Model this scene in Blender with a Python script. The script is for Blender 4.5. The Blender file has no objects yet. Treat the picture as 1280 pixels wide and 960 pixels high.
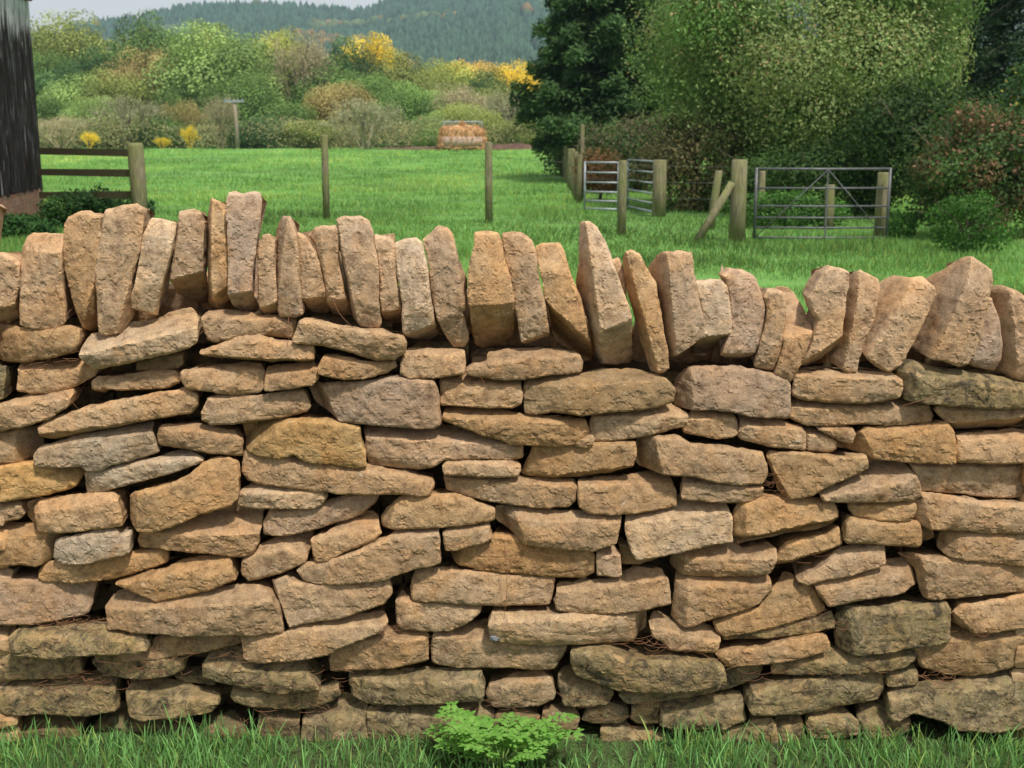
HAZE=.00025; SEL=60; SAZ=150; SKY=.048; SUNE=4.0; SANG=5; APD=.0045; EXPO=.1; CLD=.8
# ---- outlines of the stones: zoomed picture units (4 per pixel); row key gives the vertical offset
ROW = {'A':230,'B':380,'C':580,'D':720}
# kind, row, tone, protrusion(m), outline, cuts "x1,y1,x2,y2,slope;..."
ST = '''
c|A|t|0|-60,350 5,350 70,372 97,400 97,500 75,590 50,680 10,705 -60,705|-60,640,80,600,1
c|A|t|0.01|97,270 120,255 310,255 312,400 305,490 320,600 320,690 290,725 225,732 130,715 103,705 103,560 98,400|100,330,310,345,.5
c|A|o|0|315,200 330,165 385,142 440,140 490,165 497,250 492,380 480,480 470,640 440,740 415,755 390,730 370,640 335,500 315,400|480,480,400,720,1.4
c|A|t|0.015|527,130 600,110 680,103 708,125 715,200 705,330 665,450 650,560 640,680 600,745 530,757 500,740 495,600 487,480 490,350 510,250|700,370,590,740,1.6
c|A|l|0.02|755,172 820,182 882,195 880,260 860,360 830,450 800,560 770,655 725,672 660,625 660,580 690,470 710,350 720,260|650,615,760,650,1.5;880,330,770,640,1.2
c|A|t|0|890,140 960,132 985,145 990,185 1008,195 1010,330 1005,440 990,530 975,600 945,645 890,630 835,570 845,490 870,340 885,240|845,480,1010,435,1.3
c|A|o|0|1008,150 1020,100 1035,75 1090,95 1125,140 1132,250 1145,400 1140,520 1120,600 1050,650 990,655 978,610 1000,530 1015,430 1015,290 1005,190|1055,160,1060,520,1.4;985,620,1140,510,1
c|A|p|0.015|1140,80 1150,45 1175,40 1215,50 1270,42 1290,50 1300,85 1298,150 1280,350 1262,420 1258,560 1256,640 1240,662 1170,655 1145,620 1150,500 1148,350 1145,200 1135,150|1140,545,1265,530,1
c|A|t|0|1290,290 1310,258 1340,255 1370,285 1372,400 1380,500 1383,600 1375,655 1305,665 1290,600 1285,450 1285,330|1300,620,1380,590,1
c|A|t|0.01|1358,250 1375,200 1395,170 1445,165 1465,210 1480,245 1495,330 1498,470 1505,560 1515,650 1480,665 1395,668 1385,640 1380,500 1372,400 1375,300|1425,260,1395,540,1
c|A|t|0|1480,245 1515,260 1550,300 1590,390 1615,480 1632,560 1625,640 1600,678 1545,668 1520,640 1505,560 1500,450 1493,330|1515,575,1635,560,1.2
c|A|t|0|1535,265 1565,228 1610,212 1670,212 1700,220 1702,270 1688,330 1692,400 1715,510 1725,580 1730,690 1630,685 1625,600 1630,540 1615,450 1590,370 1565,300|1625,590,1730,575,1.1;1600,230,1640,560,.6
c|A|t|0.015|1682,180 1710,165 1800,163 1840,185 1860,240 1870,310 1890,370 1898,450 1892,560 1902,700 1890,722 1820,718 1745,690 1740,640 1725,520 1705,400 1695,330 1700,270 1685,215|1705,280,1748,480,2
c|A|t|0|1870,260 1940,265 1965,290 1972,360 1978,450 1990,520 2000,620 2002,700 1980,730 1930,728 1905,700 1902,600 1898,480 1885,360 1870,300|1900,645,2005,625,1.5
c|A|l|0.01|1972,300 2020,280 2080,272 2105,290 2115,340 2135,400 2145,500 2158,600 2170,700 2175,785 2140,812 2070,810 2030,780 2012,740 2012,600 1998,500 1980,400|2015,760,2170,700,1.4
c|A|t|0.005|2110,280 2160,240 2190,220 2230,222 2260,255 2280,330 2300,400 2330,470 2335,620 2310,640 2330,720 2340,800 2315,830 2265,828 2225,760 2190,680 2170,600 2155,520 2148,420 2130,350|2270,280,2325,640,1.2
c|A|o|0.02|2375,245 2440,238 2490,248 2505,280 2525,380 2550,470 2570,560 2570,700 2572,810 2510,835 2450,850 2405,865 2375,840 2358,760 2352,640 2340,560 2342,440 2360,350 2372,300|2345,600,2575,590,.6
c|A|t|0|2510,250 2565,243 2610,245 2660,285 2678,330 2685,420 2700,500 2725,590 2735,680 2750,785 2695,800 2630,828 2605,790 2590,680 2565,570 2550,450 2520,380|2600,800,2750,745,1.6
c|A|o|0|2682,320 2710,305 2800,302 2825,340 2845,430 2880,520 2910,600 2930,700 2955,800 2975,890 2975,940 2920,945 2890,900 2790,840 2775,760 2750,650 2730,590 2710,480 2685,380|2730,585,2925,765,2.2
c|A|l|0.03|2912,200 2945,190 2985,215 3020,280 3050,345 3070,410 3100,500 3135,590 3152,650 3165,760 3180,880 3165,930 3100,935 3020,930 2990,860 2960,740 2930,640 2895,570 2892,500 2905,400 2905,290|2935,230,2995,700,2;2990,730,3160,660,.7
c|A|t|-0.06|3070,400 3110,390 3125,420 3140,500 3150,700 3110,700 3100,490 3080,440|
c|A|o|0.01|3132,345 3160,335 3200,352 3225,400 3250,450 3280,500 3288,570 3305,640 3315,740 3338,830 3342,920 3320,945 3270,945 3250,890 3225,820 3200,740 3175,640 3150,560 3135,470 3125,400|3140,380,3270,860,1.8
c|A|t|0.02|3265,440 3295,370 3320,345 3390,338 3455,345 3465,420 3475,520 3495,600 3520,690 3532,750 3480,780 3440,820 3440,900 3420,925 3350,915 3330,830 3325,740 3310,640 3288,540 3275,480|3335,380,3375,800,1.8;3380,850,3540,745,2.5
c|A|l|0.01|3480,492 3540,482 3610,482 3635,500 3642,560 3648,620 3655,690 3650,740 3620,800 3600,870 3575,915 3525,910 3510,860 3500,800 3520,700 3505,620 3490,560|3530,755,3660,745,1.5
c|A|p|0|3615,460 3650,425 3710,430 3760,455 3785,480 3810,540 3835,610 3832,680 3815,760 3790,840 3770,885 3710,890 3650,885 3610,860 3630,800 3648,740 3655,650 3645,560 3635,490|3600,845,3790,850,1.2
c|A|t|0|3825,570 3845,530 3880,525 3915,540 3930,600 3932,680 3918,780 3900,870 3875,940 3810,930 3780,920 3795,840 3815,760 3835,690 3840,620|
c|A|t|0.01|3932,580 3960,552 4015,560 4045,590 4065,650 4070,720 4055,790 4025,860 3990,930 3965,990 3950,1000 3880,950 3895,880 3915,820 3930,740 3930,650|3925,765,4075,740,1.5
c|A|t|0.01|4040,570 4080,500 4120,440 4152,410 4240,440 4240,510 4225,560 4225,620 4210,700 4205,830 4180,880 4140,915 4075,935 4020,925 4015,890 4055,800 4080,720 4090,680 4065,650 4050,600|4020,880,4210,755,1.1
c|A|t|0|4230,545 4280,480 4325,437 4350,455 4412,485 4410,540 4390,620 4370,690 4340,750 4315,820 4295,900 4285,940 4240,940 4180,905 4205,850 4210,720 4220,620|4310,470,4225,880,2
c|A|t|0.02|4400,600 4460,530 4520,478 4560,475 4620,467 4675,520 4678,555 4640,620 4600,700 4565,770 4530,830 4495,900 4440,937 4400,925 4340,880 4320,840 4340,770 4370,680 4390,630|4560,480,4335,850,2.4;4340,870,4440,935,1.5
c|A|m|-0.05|4665,545 4695,590 4680,640 4630,700 4590,800 4550,840 4510,870 4480,890 4500,800 4570,700 4620,600|
c|A|t|0.025|4675,545 4740,490 4800,430 4860,370 4885,370 4930,405 4980,440 4975,490 4940,560 4920,640 4900,720 4875,800 4855,850 4825,895 4780,905 4700,875 4655,870 4595,835 4610,790 4640,700 4690,590|4860,390,4650,850,2.6
c|A|p|0|4915,565 4960,570 4990,640 5010,700 5020,800 5020,880 5000,950 4930,930 4860,905 4855,860 4880,780 4905,700 4910,620|
c|A|t|0|4970,570 5005,535 5045,515 5110,545 5170,600 5180,1000 5090,980 5025,950 5022,850 5015,720 4995,640|5065,600,5085,930,1
b|B|o|0.01|-60,125 120,120 210,125 350,112 395,130 403,180 380,240 280,265 100,295 30,305 -60,300|90,110,110,300,.4
b|B|l|0.025|415,190 430,160 500,148 560,150 620,110 740,95 860,45 930,33 985,80 998,130 995,185 950,215 830,245 700,275 580,305 480,325 455,300 420,260|435,235,990,115,1.3
b|B|t|0|1005,70 1035,42 1150,45 1280,65 1330,65 1440,72 1468,90 1465,150 1455,185 1300,165 1180,170 1080,190 1040,180 1020,130|
b|B|t|0.01|1000,235 1080,205 1190,165 1300,158 1400,185 1480,195 1560,195 1575,240 1570,285 1500,290 1280,285 1080,275 1010,262|1000,248,1575,272,1.5
b|B|d|-0.04|650,300 760,280 850,255 885,265 890,320 870,340 740,345 655,350|
b|B|t|0|75,310 130,295 250,300 440,310 465,330 455,370 400,400 340,430 240,455 140,450 80,440|
b|B|m|0|-60,320 15,320 22,360 10,480 -60,490|
b|B|t|0|450,390 480,370 600,365 740,342 860,342 895,365 890,400 800,435 650,440 520,440 475,475 450,430|450,432,800,422,1.5
b|B|t|0.01|-60,515 100,475 250,440 340,430 370,450 355,500 250,570 120,610 -60,650|
b|B|t|0.02|200,610 260,570 430,515 600,480 800,440 930,428 985,460 987,510 950,550 800,570 650,600 450,640 280,682 210,670|200,640,980,540,1
b|B|t|0.01|908,335 1020,320 1200,308 1290,308 1320,340 1325,410 1300,440 1160,455 1050,435 940,418 915,380|
b|B|t|0|1325,325 1410,315 1560,298 1585,320 1585,375 1560,400 1480,418 1328,430|
b|B|t|0.015|1470,170 1505,80 1530,68 1640,90 1780,118 1880,125 2020,160 2035,190 2025,240 1980,275 1880,280 1820,260 1760,235 1630,205 1480,190|
b|B|t|0|1595,310 1620,258 1720,262 1840,290 1970,292 1980,320 1930,345 1820,375 1720,375 1600,345|
b|B|t|0.01|2000,300 2025,240 2140,235 2320,245 2327,300 2325,352 2180,368 2040,373 2000,350|
b|B|t|0|2332,325 2370,300 2430,290 2445,258 2540,240 2700,238 2880,250 2905,265 2917,300 2905,345 2760,355 2620,375 2540,378 2400,365 2335,350|2430,294,2890,268,1.1
b|B|t|0|1010,540 1040,468 1100,458 1280,458 1400,448 1505,445 1530,480 1542,520 1525,550 1400,575 1200,595 1060,605 1015,580|
b|B|p|0.005|1520,440 1560,410 1700,400 1840,390 1960,372 2100,378 2165,385 2185,420 2195,500 2202,600 2170,622 1980,612 1800,602 1700,600 1610,560 1550,510|1610,420,1690,600,1.1
b|B|t|0|2197,378 2300,372 2450,375 2600,395 2612,450 2605,500 2560,525 2400,518 2200,510|
b|B|o|0.01|2212,575 2225,540 2280,530 2430,533 2560,555 2760,568 2930,580 2950,640 2935,660 2870,710 2750,708 2560,700 2430,662 2290,612 2215,590|
b|B|y|0.01|1175,605 1280,597 1400,590 1440,582 1520,578 1640,585 1800,620 1803,690 1830,740 1832,815 1780,825 1660,803 1530,790 1470,755 1380,775 1280,765 1210,740 1195,670|1285,705,1420,600,1
b|B|p|-0.005|1820,640 1960,642 2180,640 2400,670 2560,708 2612,718 2614,780 2560,790 2430,785 2220,785 2160,820 2090,835 1980,833 1840,820 1825,740|
b|B|t|0|2210,815 2235,790 2400,790 2560,792 2600,812 2603,840 2590,865 2500,867 2350,862 2220,855|
b|C|t|0|2210,75 2230,60 2400,68 2560,82 2700,88 2860,95 2885,120 2880,185 2840,215 2700,222 2560,212 2380,188 2230,155|
b|B|d|0.015|2622,400 2632,385 2750,378 2810,368 2960,350 3060,338 3200,345 3300,362 3335,375 3380,425 3365,490 3280,515 3060,532 2900,547 2760,535 2670,553 2625,545 2622,470|
b|B|p|0.015|3382,440 3410,375 3450,325 3560,320 3670,316 3780,335 3840,345 3935,375 3953,410 3950,570 3930,575 3840,565 3740,555 3670,535 3560,525 3400,532 3385,500|3458,330,3462,530,.9
b|B|t|0|2950,600 2970,560 3060,548 3280,525 3350,517 3440,555 3446,590 3420,620 3350,630 3260,655 3120,678 2970,695 2955,660|
b|B|t|0.015|2872,665 2960,645 2966,690 2940,716 2878,716|
b|B|t|-0.005|3422,620 3445,570 3480,545 3660,537 3685,580 3690,655 3650,668 3580,676 3500,660 3425,645|
b|B|t|0|3690,640 3710,580 3750,568 3840,585 3950,607 4020,625 4038,655 4035,740 3950,728 3840,715 3760,690 3700,675|
b|B|t|0.01|3968,420 3982,350 4140,345 4460,343 4500,372 4508,420 4490,465 4400,485 4320,500 4140,492 4010,485 3968,460|
b|B|m|0.015|4500,340 4520,305 4560,290 4700,322 4840,342 5000,370 5180,400 5180,520 4940,515 4690,495 4520,475 4510,430|4560,345,5180,440,1.1;4570,290,4545,480,1
b|B|t|0|3953,560 3970,488 4170,500 4320,500 4480,482 4660,494 4690,572 4675,605 4540,608 4340,606 4140,612 4040,612 3960,580|
b|B|t|0|4685,540 4700,520 4890,520 5180,515 5180,650 4940,648 4810,657 4770,620 4720,575|4760,600,5180,558,1.1
b|B|t|0|4085,622 4150,612 4270,625 4282,655 4262,702 4200,685 4130,650|
b|B|t|-0.005|4040,650 4075,642 4140,665 4190,700 4192,735 4160,752 4048,746|
b|B|o|0.01|4205,720 4260,690 4305,645 4340,622 4540,618 4680,600 4740,593 4770,630 4776,720 4770,790 4720,796 4540,787 4360,778 4310,757 4220,748|4310,640,4380,785,.8
b|B|t|0|4778,710 4790,665 4940,655 5180,648 5180,797 4940,798 4782,788|
b|B|o|0.005|2605,860 2640,790 2670,712 2760,706 2960,698 3175,688 3182,740 3165,815 3060,855 2890,888 2760,890 2640,882|2640,870,3180,800,1
b|B|t|0.015|3180,800 3185,720 3210,678 3280,662 3390,658 3460,698 3660,712 3810,745 3835,800 3832,860 3805,893 3660,892 3560,875 3460,850 3210,835|3275,665,3310,840,1
b|C|o|0.015|3842,-30 3860,-52 4040,-58 4170,-35 4330,-42 4338,20 4250,60 4170,90 4100,120 4060,150 3970,170 3930,180 3900,130 3870,50|3855,0,3950,175,1.3
b|C|t|0.005|4098,145 4140,105 4250,65 4340,25 4370,0 4450,-10 4540,5 4585,60 4610,120 4608,175 4560,192 4440,187 4220,187 4110,180|4150,150,4590,65,1.2
b|C|t|-0.01|4565,0 4600,0 4800,-2 5180,0 5180,195 4940,182 4840,165 4620,150 4590,60|
b|C|y|0|-60,25 100,0 250,-10 380,10 395,60 370,120 250,155 100,180 -60,200|220,0,380,110,.6
b|B|t|0|-60,650 60,640 145,650 150,790 50,810 -60,810|60,640,66,800,1
b|B|g|0.02|172,750 200,715 400,660 600,625 740,610 770,680 792,745 700,770 560,800 500,830 440,830 420,800 300,810 190,810|
b|B|t|0|785,650 800,612 950,610 1150,640 1205,685 1200,770 1100,755 950,730 790,705|
b|C|g|0.01|420,50 450,45 600,5 800,-30 920,-50 970,-40 1015,-15 980,5 850,45 700,85 560,125 480,158 425,158 418,100|
b|C|t|0.01|1200,-40 1220,-65 1280,-35 1400,-35 1480,-20 1700,15 1850,25 2000,45 2160,80 2173,105 2150,160 2100,165 1990,150 1780,155 1620,145 1400,120 1280,105 1230,90 1200,60|
b|C|o|0.025|650,160 680,135 850,95 950,50 1010,0 1060,-25 1140,-30 1185,0 1192,60 1190,170 1150,205 1000,245 880,300 760,335 690,330 650,290 645,220|700,130,700,330,.6
b|C|l|0|1170,220 1190,150 1240,120 1330,115 1480,120 1600,135 1627,180 1600,215 1560,228 1300,225|
b|C|t|0.01|95,225 180,190 300,170 560,140 600,160 625,260 620,300 480,315 370,330 220,345 130,325 100,290|190,190,200,345,1;190,235,600,170,.8
b|C|t|0|-60,205 60,200 90,215 107,260 80,285 -60,310|
b|C|o|0|-60,330 60,330 160,325 290,350 290,440 240,490 180,515 100,505 -60,520|235,330,200,510,1;-60,385,220,350,1
b|C|g|0.015|280,385 300,370 400,345 540,318 590,325 605,345 655,335 663,430 560,460 430,490 300,490 272,465|
b|C|t|0.01|675,390 690,345 780,335 900,290 1000,248 1150,218 1290,228 1295,330 1285,400 1260,455 1200,475 1100,455 900,435 690,430|840,345,1290,350,1.2
b|C|o|0|178,555 210,510 300,490 450,490 600,460 800,435 825,470 820,510 700,545 560,580 400,600 200,600 178,580|
b|C|o|0.015|570,600 650,570 830,530 880,505 1000,480 1140,465 1160,510 1182,575 1050,620 900,655 790,682 750,665 640,625|640,590,1150,480,1
b|C|t|0|1195,540 1210,485 1265,445 1330,415 1420,378 1500,370 1540,395 1540,440 1525,498 1400,555 1290,590 1230,600 1200,575|1270,460,1530,410,1;1430,420,1530,490,.8
b|C|p|0|-60,585 180,590 455,605 450,660 430,760 300,780 180,800 -60,800|
b|C|t|0.02|518,720 545,680 650,660 740,660 900,650 1100,625 1290,612 1370,650 1400,700 1422,770 1422,828 1280,832 900,835 700,832 540,825 530,780|530,725,1380,655,1
b|C|m|0.02|70,840 100,808 300,810 500,825 710,835 755,880 755,910 700,920 500,930 250,945 100,930 80,895|
b|C|m|0|-60,810 20,810 40,860 38,930 -60,930|
b|C|p|-0.01|1310,365 1305,300 1340,245 1560,228 1640,205 1760,165 1850,150 1890,175 1870,215 1800,275 1680,310 1610,330 1530,352 1430,372|
b|C|t|0.005|1550,380 1680,330 1760,288 1830,275 1880,292 1907,350 1880,378 1720,440 1630,490 1577,490|
b|C|t|0.015|1475,540 1530,500 1620,488 1720,452 1880,388 2000,340 2190,322 2200,380 2202,490 2160,505 2070,517 1920,568 1780,578 1600,597 1520,592|
b|C|o|0|1900,290 1930,240 1980,195 2020,165 2130,153 2280,160 2380,195 2470,235 2470,288 2330,302 2130,320 1980,328 1905,328|1975,200,1945,330,.9
b|C|t|0|2215,345 2240,322 2300,308 2440,305 2462,375 2380,405 2280,427 2228,425|
b|C|o|0|2215,450 2260,430 2380,415 2450,395 2470,370 2560,375 2660,405 2940,432 2980,475 2977,560 2920,582 2760,575 2560,558 2400,545 2270,520|2320,430,2285,530,.9
b|C|t|0.01|1345,600 1430,562 1480,590 1530,602 1780,590 1940,577 1962,640 1920,690 1780,735 1700,760 1530,782 1455,800 1430,780 1405,710 1370,650|1370,590,1450,790,1.2
b|D|t|0.015|1212,300 1222,276 1420,272 1510,235 1680,212 1910,203 1938,225 1920,265 1800,308 1690,345 1640,372 1520,395 1290,425 1225,405|
b|C|t|0.01|2053,600 2070,548 2200,537 2400,552 2560,570 2772,582 2773,640 2750,722 2560,712 2380,708 2060,690|
b|C|t|0|1972,700 2000,672 2060,690 2200,698 2400,716 2405,745 2330,800 2250,840 2180,846 2000,835 1978,790|
b|C|l|0.015|2440,790 2460,735 2560,745 2700,755 2900,745 3160,745 3230,745 3245,790 3240,860 3180,908 3000,900 2760,905 2560,890 2500,880 2450,830|3180,740,3170,905,1;2460,775,3200,760,.7
b|C|t|0.01|2890,150 2892,92 2980,85 3200,78 3360,72 3385,150 3386,215 3300,225 3200,240 3040,248 2940,235 2895,205|
b|C|t|0.01|3403,160 3418,70 3510,66 3660,90 3817,118 3812,165 3760,190 3610,188 3408,172|
b|C|t|0.01|2470,300 2480,245 2560,240 2700,240 2860,248 3105,265 3095,320 3080,390 2960,432 2890,425 2760,408 2620,398 2560,370|2575,245,2630,400,.9;2500,275,3100,290,.7
b|C|l|0.02|3125,300 3135,262 3360,235 3420,190 3620,192 3645,218 3664,270 3660,385 3600,390 3500,412 3410,428 3280,450 3180,458 3155,430 3130,350|3130,295,3660,235,1.1
b|C|o|0.01|3670,360 3668,260 3700,190 3800,165 3900,165 4040,185 4180,195 4195,240 4200,330 4110,365 3960,380 3840,410 3760,425 3710,440 3675,405|3690,350,4195,265,1.4;3725,200,3720,430,.7
b|C|p|0|2988,440 3050,415 3105,460 3108,568 2985,565|
b|C|d|-0.04|3105,420 3150,440 3180,458 3350,452 3340,470 3300,500 3200,530 3120,530|
b|C|t|0.01|3368,450 3400,430 3560,405 3680,400 3720,440 3860,420 3885,435 3880,475 3850,545 3740,562 3560,570 3410,577 3372,550|3375,480,3880,462,1;3430,430,3420,575,1
b|C|t|0.015|3390,600 3400,578 3560,572 3840,570 3858,590 3860,640 3800,700 3740,725 3560,770 3450,808 3410,812 3365,780 3370,700|3395,610,3860,605,1;3440,570,3430,810,.7
b|C|t|0.01|2778,700 2790,625 3060,592 3200,545 3310,550 3345,590 3357,650 3355,705 3260,725 3060,748 2860,742 2785,738|2790,650,3340,575,1
b|C|o|0|3875,530 3890,475 3950,400 4140,365 4205,325 4222,430 4200,455 4080,500 3990,540 3890,550|3880,510,4220,400,1.2
b|C|t|0|3990,590 4080,535 4220,440 4400,405 4432,408 4430,500 4400,518 4240,560 4140,575 4040,605|
b|C|o|0.005|4220,380 4225,300 4250,272 4400,287 4600,300 4640,330 4715,370 4722,412 4690,428 4540,422 4380,405 4235,395|4610,300,4600,420,1.1
b|C|o|0|4260,240 4275,203 4360,195 4585,193 4587,240 4565,290 4540,298 4360,288 4280,270|
b|C|t|0.01|4583,290 4590,205 4620,158 4740,162 4940,188 5180,200 5180,345 4960,350 4800,330 4660,327 4605,312|4620,160,4650,325,.8
b|C|t|0|4718,445 4730,390 4760,350 4940,350 5180,352 5180,520 4990,490 4840,480 4740,465|4800,355,4770,470,.8
b|C|t|0.01|4072,610 4120,585 4290,562 4400,528 4560,515 4588,540 4602,630 4540,660 4320,680 4140,705 4100,655|4100,625,4590,545,.7
b|C|t|0|4540,500 4600,470 4740,475 4840,487 5000,495 5180,520 5180,640 4940,660 4690,686 4632,682 4610,600 4600,545|4615,480,4650,690,1
b|C|o|0|3570,800 3640,765 3800,725 3870,655 3960,600 4070,612 4100,660 4138,735 4090,768 3940,800 3800,830 3620,866 3580,835|
b|C|m|0.005|3610,885 3700,860 3840,835 4000,800 4090,775 4170,757 4188,800 4186,838 4120,850 3940,870 3800,882 3640,890|
b|D|t|0.01|3575,390 3660,368 3840,345 4000,305 4130,292 4146,330 4142,360 3990,400 3840,430 3640,450 3600,420|
b|D|t|0.01|3250,245 3280,215 3360,238 3520,262 3602,300 3580,382 3460,372 3350,365 3310,325 3260,300|3270,260,3600,320,1
b|D|m|0.015|4190,360 4200,220 4245,160 4440,160 4740,137 4762,180 4752,330 4690,342 4540,350 4440,372 4290,380 4200,372|4240,200,4262,380,.8
b|D|t|0|4772,190 4815,152 4940,130 5180,90 5180,255 4940,280 4865,287 4830,260 4790,255|4780,190,4880,290,1
b|D|o|-0.01|4560,352 4745,335 4755,292 4940,285 5180,262 5180,450 5080,465 4940,500 4840,516 4740,510 4620,475 4600,420|
b|D|m|0.015|3860,470 3885,430 4040,395 4290,380 4540,358 4595,405 4580,440 4520,470 4290,490 4040,502 3865,500|3870,445,4590,405,1
b|D|m|0|3735,640 3735,600 3765,565 3840,545 4040,520 4400,492 4442,508 4438,600 4410,650 4240,662 4040,692 3840,688 3750,680|
b|D|m|0|4443,562 4446,490 4590,480 4600,485 4597,560|
b|D|m|0.01|4440,690 4442,600 4520,572 4620,558 4760,550 4850,520 5000,505 5180,470 5180,740 4940,752 4765,745 4700,705 4560,670 4490,705 4455,708|
b|D|m|0|4035,740 4050,700 4190,685 4240,700 4302,745 4300,790 4220,815 4060,820 4040,780|
b|D|m|0|3883,742 4020,720 4032,820 3990,842 3888,842|
b|D|m|0|4305,735 4340,680 4440,682 4560,712 4550,790 4440,822 4330,812|4300,740,4560,735,1
b|D|m|0|3870,1000 3890,860 4140,825 4160,860 4155,1000|
b|D|n|0|4840,1000 4860,830 4940,800 5180,775 5180,1000|
b|D|n|-0.03|4340,870 4560,830 4800,850 4800,1000 4340,1000|
b|D|m|0|-60,390 100,380 200,385 340,390 380,440 395,500 300,530 150,530 -60,540|
b|D|m|0.01|-60,560 130,550 400,535 550,545 572,600 575,680 480,695 350,700 200,690 -60,690|
b|D|m|0|445,450 470,400 560,380 640,430 740,425 860,418 905,430 912,480 850,505 700,520 600,515 530,510 480,490|
b|D|t|-0.005|560,400 640,375 740,370 760,325 900,300 1190,268 1205,320 1185,372 1020,395 900,405 770,425 620,438|
b|D|m|0.01|1008,520 1010,450 1040,405 1120,388 1215,400 1225,430 1320,435 1440,420 1530,450 1590,520 1602,560 1500,570 1400,588 1280,562 1150,550|1020,460,1590,480,1
b|D|m|0.01|615,600 630,565 750,570 850,575 1080,620 1088,650 1050,690 900,715 700,718 650,700|
b|D|n|-0.04|830,560 870,530 1020,540 1050,590 1030,600 860,575|
b|D|m|0|1135,630 1150,585 1280,590 1420,605 1560,590 1680,570 1695,620 1640,655 1560,675 1480,687 1300,670 1160,650|
b|D|m|0.015|1733,570 1738,512 2080,493 2410,482 2425,530 2415,612 2280,625 2080,640 1830,656 1750,625|
b|D|t|0|1640,430 1650,370 1750,335 1920,298 2125,280 2140,350 2138,430 1980,465 1780,490 1645,500|
b|D|t|0.005|2153,380 2165,292 2300,285 2450,278 2500,312 2560,335 2840,358 2830,400 2775,488 2740,490 2560,468 2280,470 2158,450|
b|D|t|0|2428,600 2445,560 2560,525 2700,508 2760,535 2780,600 2770,625 2700,652 2560,672 2460,658|
b|D|m|0.025|2850,410 2855,362 2900,352 3020,346 3160,398 3380,395 3560,405 3608,440 3623,490 3580,520 3480,545 3260,552 3080,548 2960,515 2880,490|
b|D|m|0|2795,570 2800,525 2860,500 2990,520 3072,590 3040,640 2940,652 2820,655|
b|D|m|-0.01|3095,600 3260,555 3560,540 3640,480 3810,468 3835,510 3810,550 3640,597 3460,620 3260,640 3130,640|
b|D|m|0|3158,730 3162,655 3300,648 3302,750 3190,758|
b|D|m|0|3304,750 3306,648 3460,632 3722,622 3728,720 3620,758 3460,762|
b|D|n|0|2908,735 2940,670 3040,645 3140,680 3152,720 3100,752 2960,750|
b|D|m|0|2998,872 3005,772 3130,758 3160,790 3260,790 3342,822 3300,862 3220,882 3120,862|
b|D|m|0|3345,790 3460,775 3720,760 3760,725 3860,712 3878,740 3885,830 3800,850 3610,860 3460,850 3370,815|
b|D|m|0|1835,820 1833,692 1980,680 2180,662 2440,678 2480,720 2400,790 2180,838 1930,850 1860,845|
b|D|m|0|1508,1000 1505,720 1700,655 1825,672 1830,760 1845,870 1850,1000|
b|D|n|-0.02|1280,685 1480,692 1488,800 1480,1000 1270,1000|
b|D|n|-0.02|430,800 540,728 700,745 830,725 880,760 925,800 930,1000 430,1000|
b|D|n|-0.01|-60,700 250,700 380,730 400,1000 -60,1000|
b|D|n|0|1010,860 1015,765 1130,752 1200,780 1260,860 1260,1000 1010,1000|
b|D|n|0|2700,770 2720,690 2870,678 2902,725 2880,772 2750,792|
b|D|n|0|2440,760 2490,700 2620,690 2700,720 2700,780 2560,800|
b|D|n|0|2780,822 2900,790 2912,882 2800,892|
b|D|n|0|3540,1000 3550,900 3600,870 3840,850 3870,880 3865,1000|
b|D|n|0|3010,1000 3030,905 3240,885 3500,900 3530,1000|
b|D|n|0|1900,1000 1910,870 2170,845 2190,900 2195,1000|
b|D|n|0|2200,1000 2300,880 2560,840 2780,900 2900,900 2980,1000|
b|D|s|0.02|2450,275 2470,268 2500,275 2503,300 2480,312 2455,305|
'''
import bpy, math, random
import numpy as np
from mathutils import Vector, noise, geometry
random.seed(7); RNG = np.random.default_rng(7)
S = bpy.context.scene; COL = S.collection
F = 1500.0; TH = math.radians(11.4); CZ = 1.5
ct, st_ = math.cos(TH), math.sin(TH)

def ray(px, py):
    a = (px-640)/F; b = (480-py)/F
    return (a, ct+b*st_, -st_+b*ct)
def at(px, D):                       # world x of picture column px at distance D (near the horizon line)
    return (px-640)/F*D/ct*1.0
def zat(py, D):                      # world z seen at picture row py at distance D
    d = ray(640, py); return CZ + d[2]/d[1]*D
def xat(px, py, D):
    d = ray(px, py); return d[0]/d[1]*D
def gz(x, y):                        # ground height
    t = min(max((y-30)/80.0, 0), 1); t = t*t*(3-2*t)
    h = 0.82*t
    if y > 112: h += (y-112)*0.012
    return h

# ------------------------------------------------------------------ helpers
def mesh_obj(name, V, Fc, mat, parent=None, smooth=False, loc=(0,0,0)):
    me = bpy.data.meshes.new(name)
    me.from_pydata([tuple(v) for v in V], [], Fc); me.update()
    if smooth: me.polygons.foreach_set('use_smooth', [True]*len(me.polygons))
    if mat: me.materials.append(mat)
    o = bpy.data.objects.new(name, me); COL.objects.link(o); o.location = loc
    if parent: o.parent = parent
    return o
def fast_mesh(name, V, counts, idx):
    """V (n,3) array, counts per face, flat indices"""
    me = bpy.data.meshes.new(name)
    me.vertices.add(len(V)); me.vertices.foreach_set('co', np.asarray(V, np.float32).ravel())
    idx = np.asarray(idx, np.int32).ravel(); counts = np.asarray(counts, np.int32)
    me.loops.add(len(idx)); me.loops.foreach_set('vertex_index', idx)
    me.polygons.add(len(counts))
    starts = np.concatenate([[0], np.cumsum(counts)[:-1]]).astype(np.int32)
    me.polygons.foreach_set('loop_start', starts); me.polygons.foreach_set('loop_total', counts)
    me.update(calc_edges=True); me.validate()
    return me
def pcol(me, name, arr):             # per vertex colour, (n,4)
    a = me.color_attributes.new(name, 'FLOAT_COLOR', 'POINT')
    a.data.foreach_set('color', np.asarray(arr, np.float32).ravel())
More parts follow.
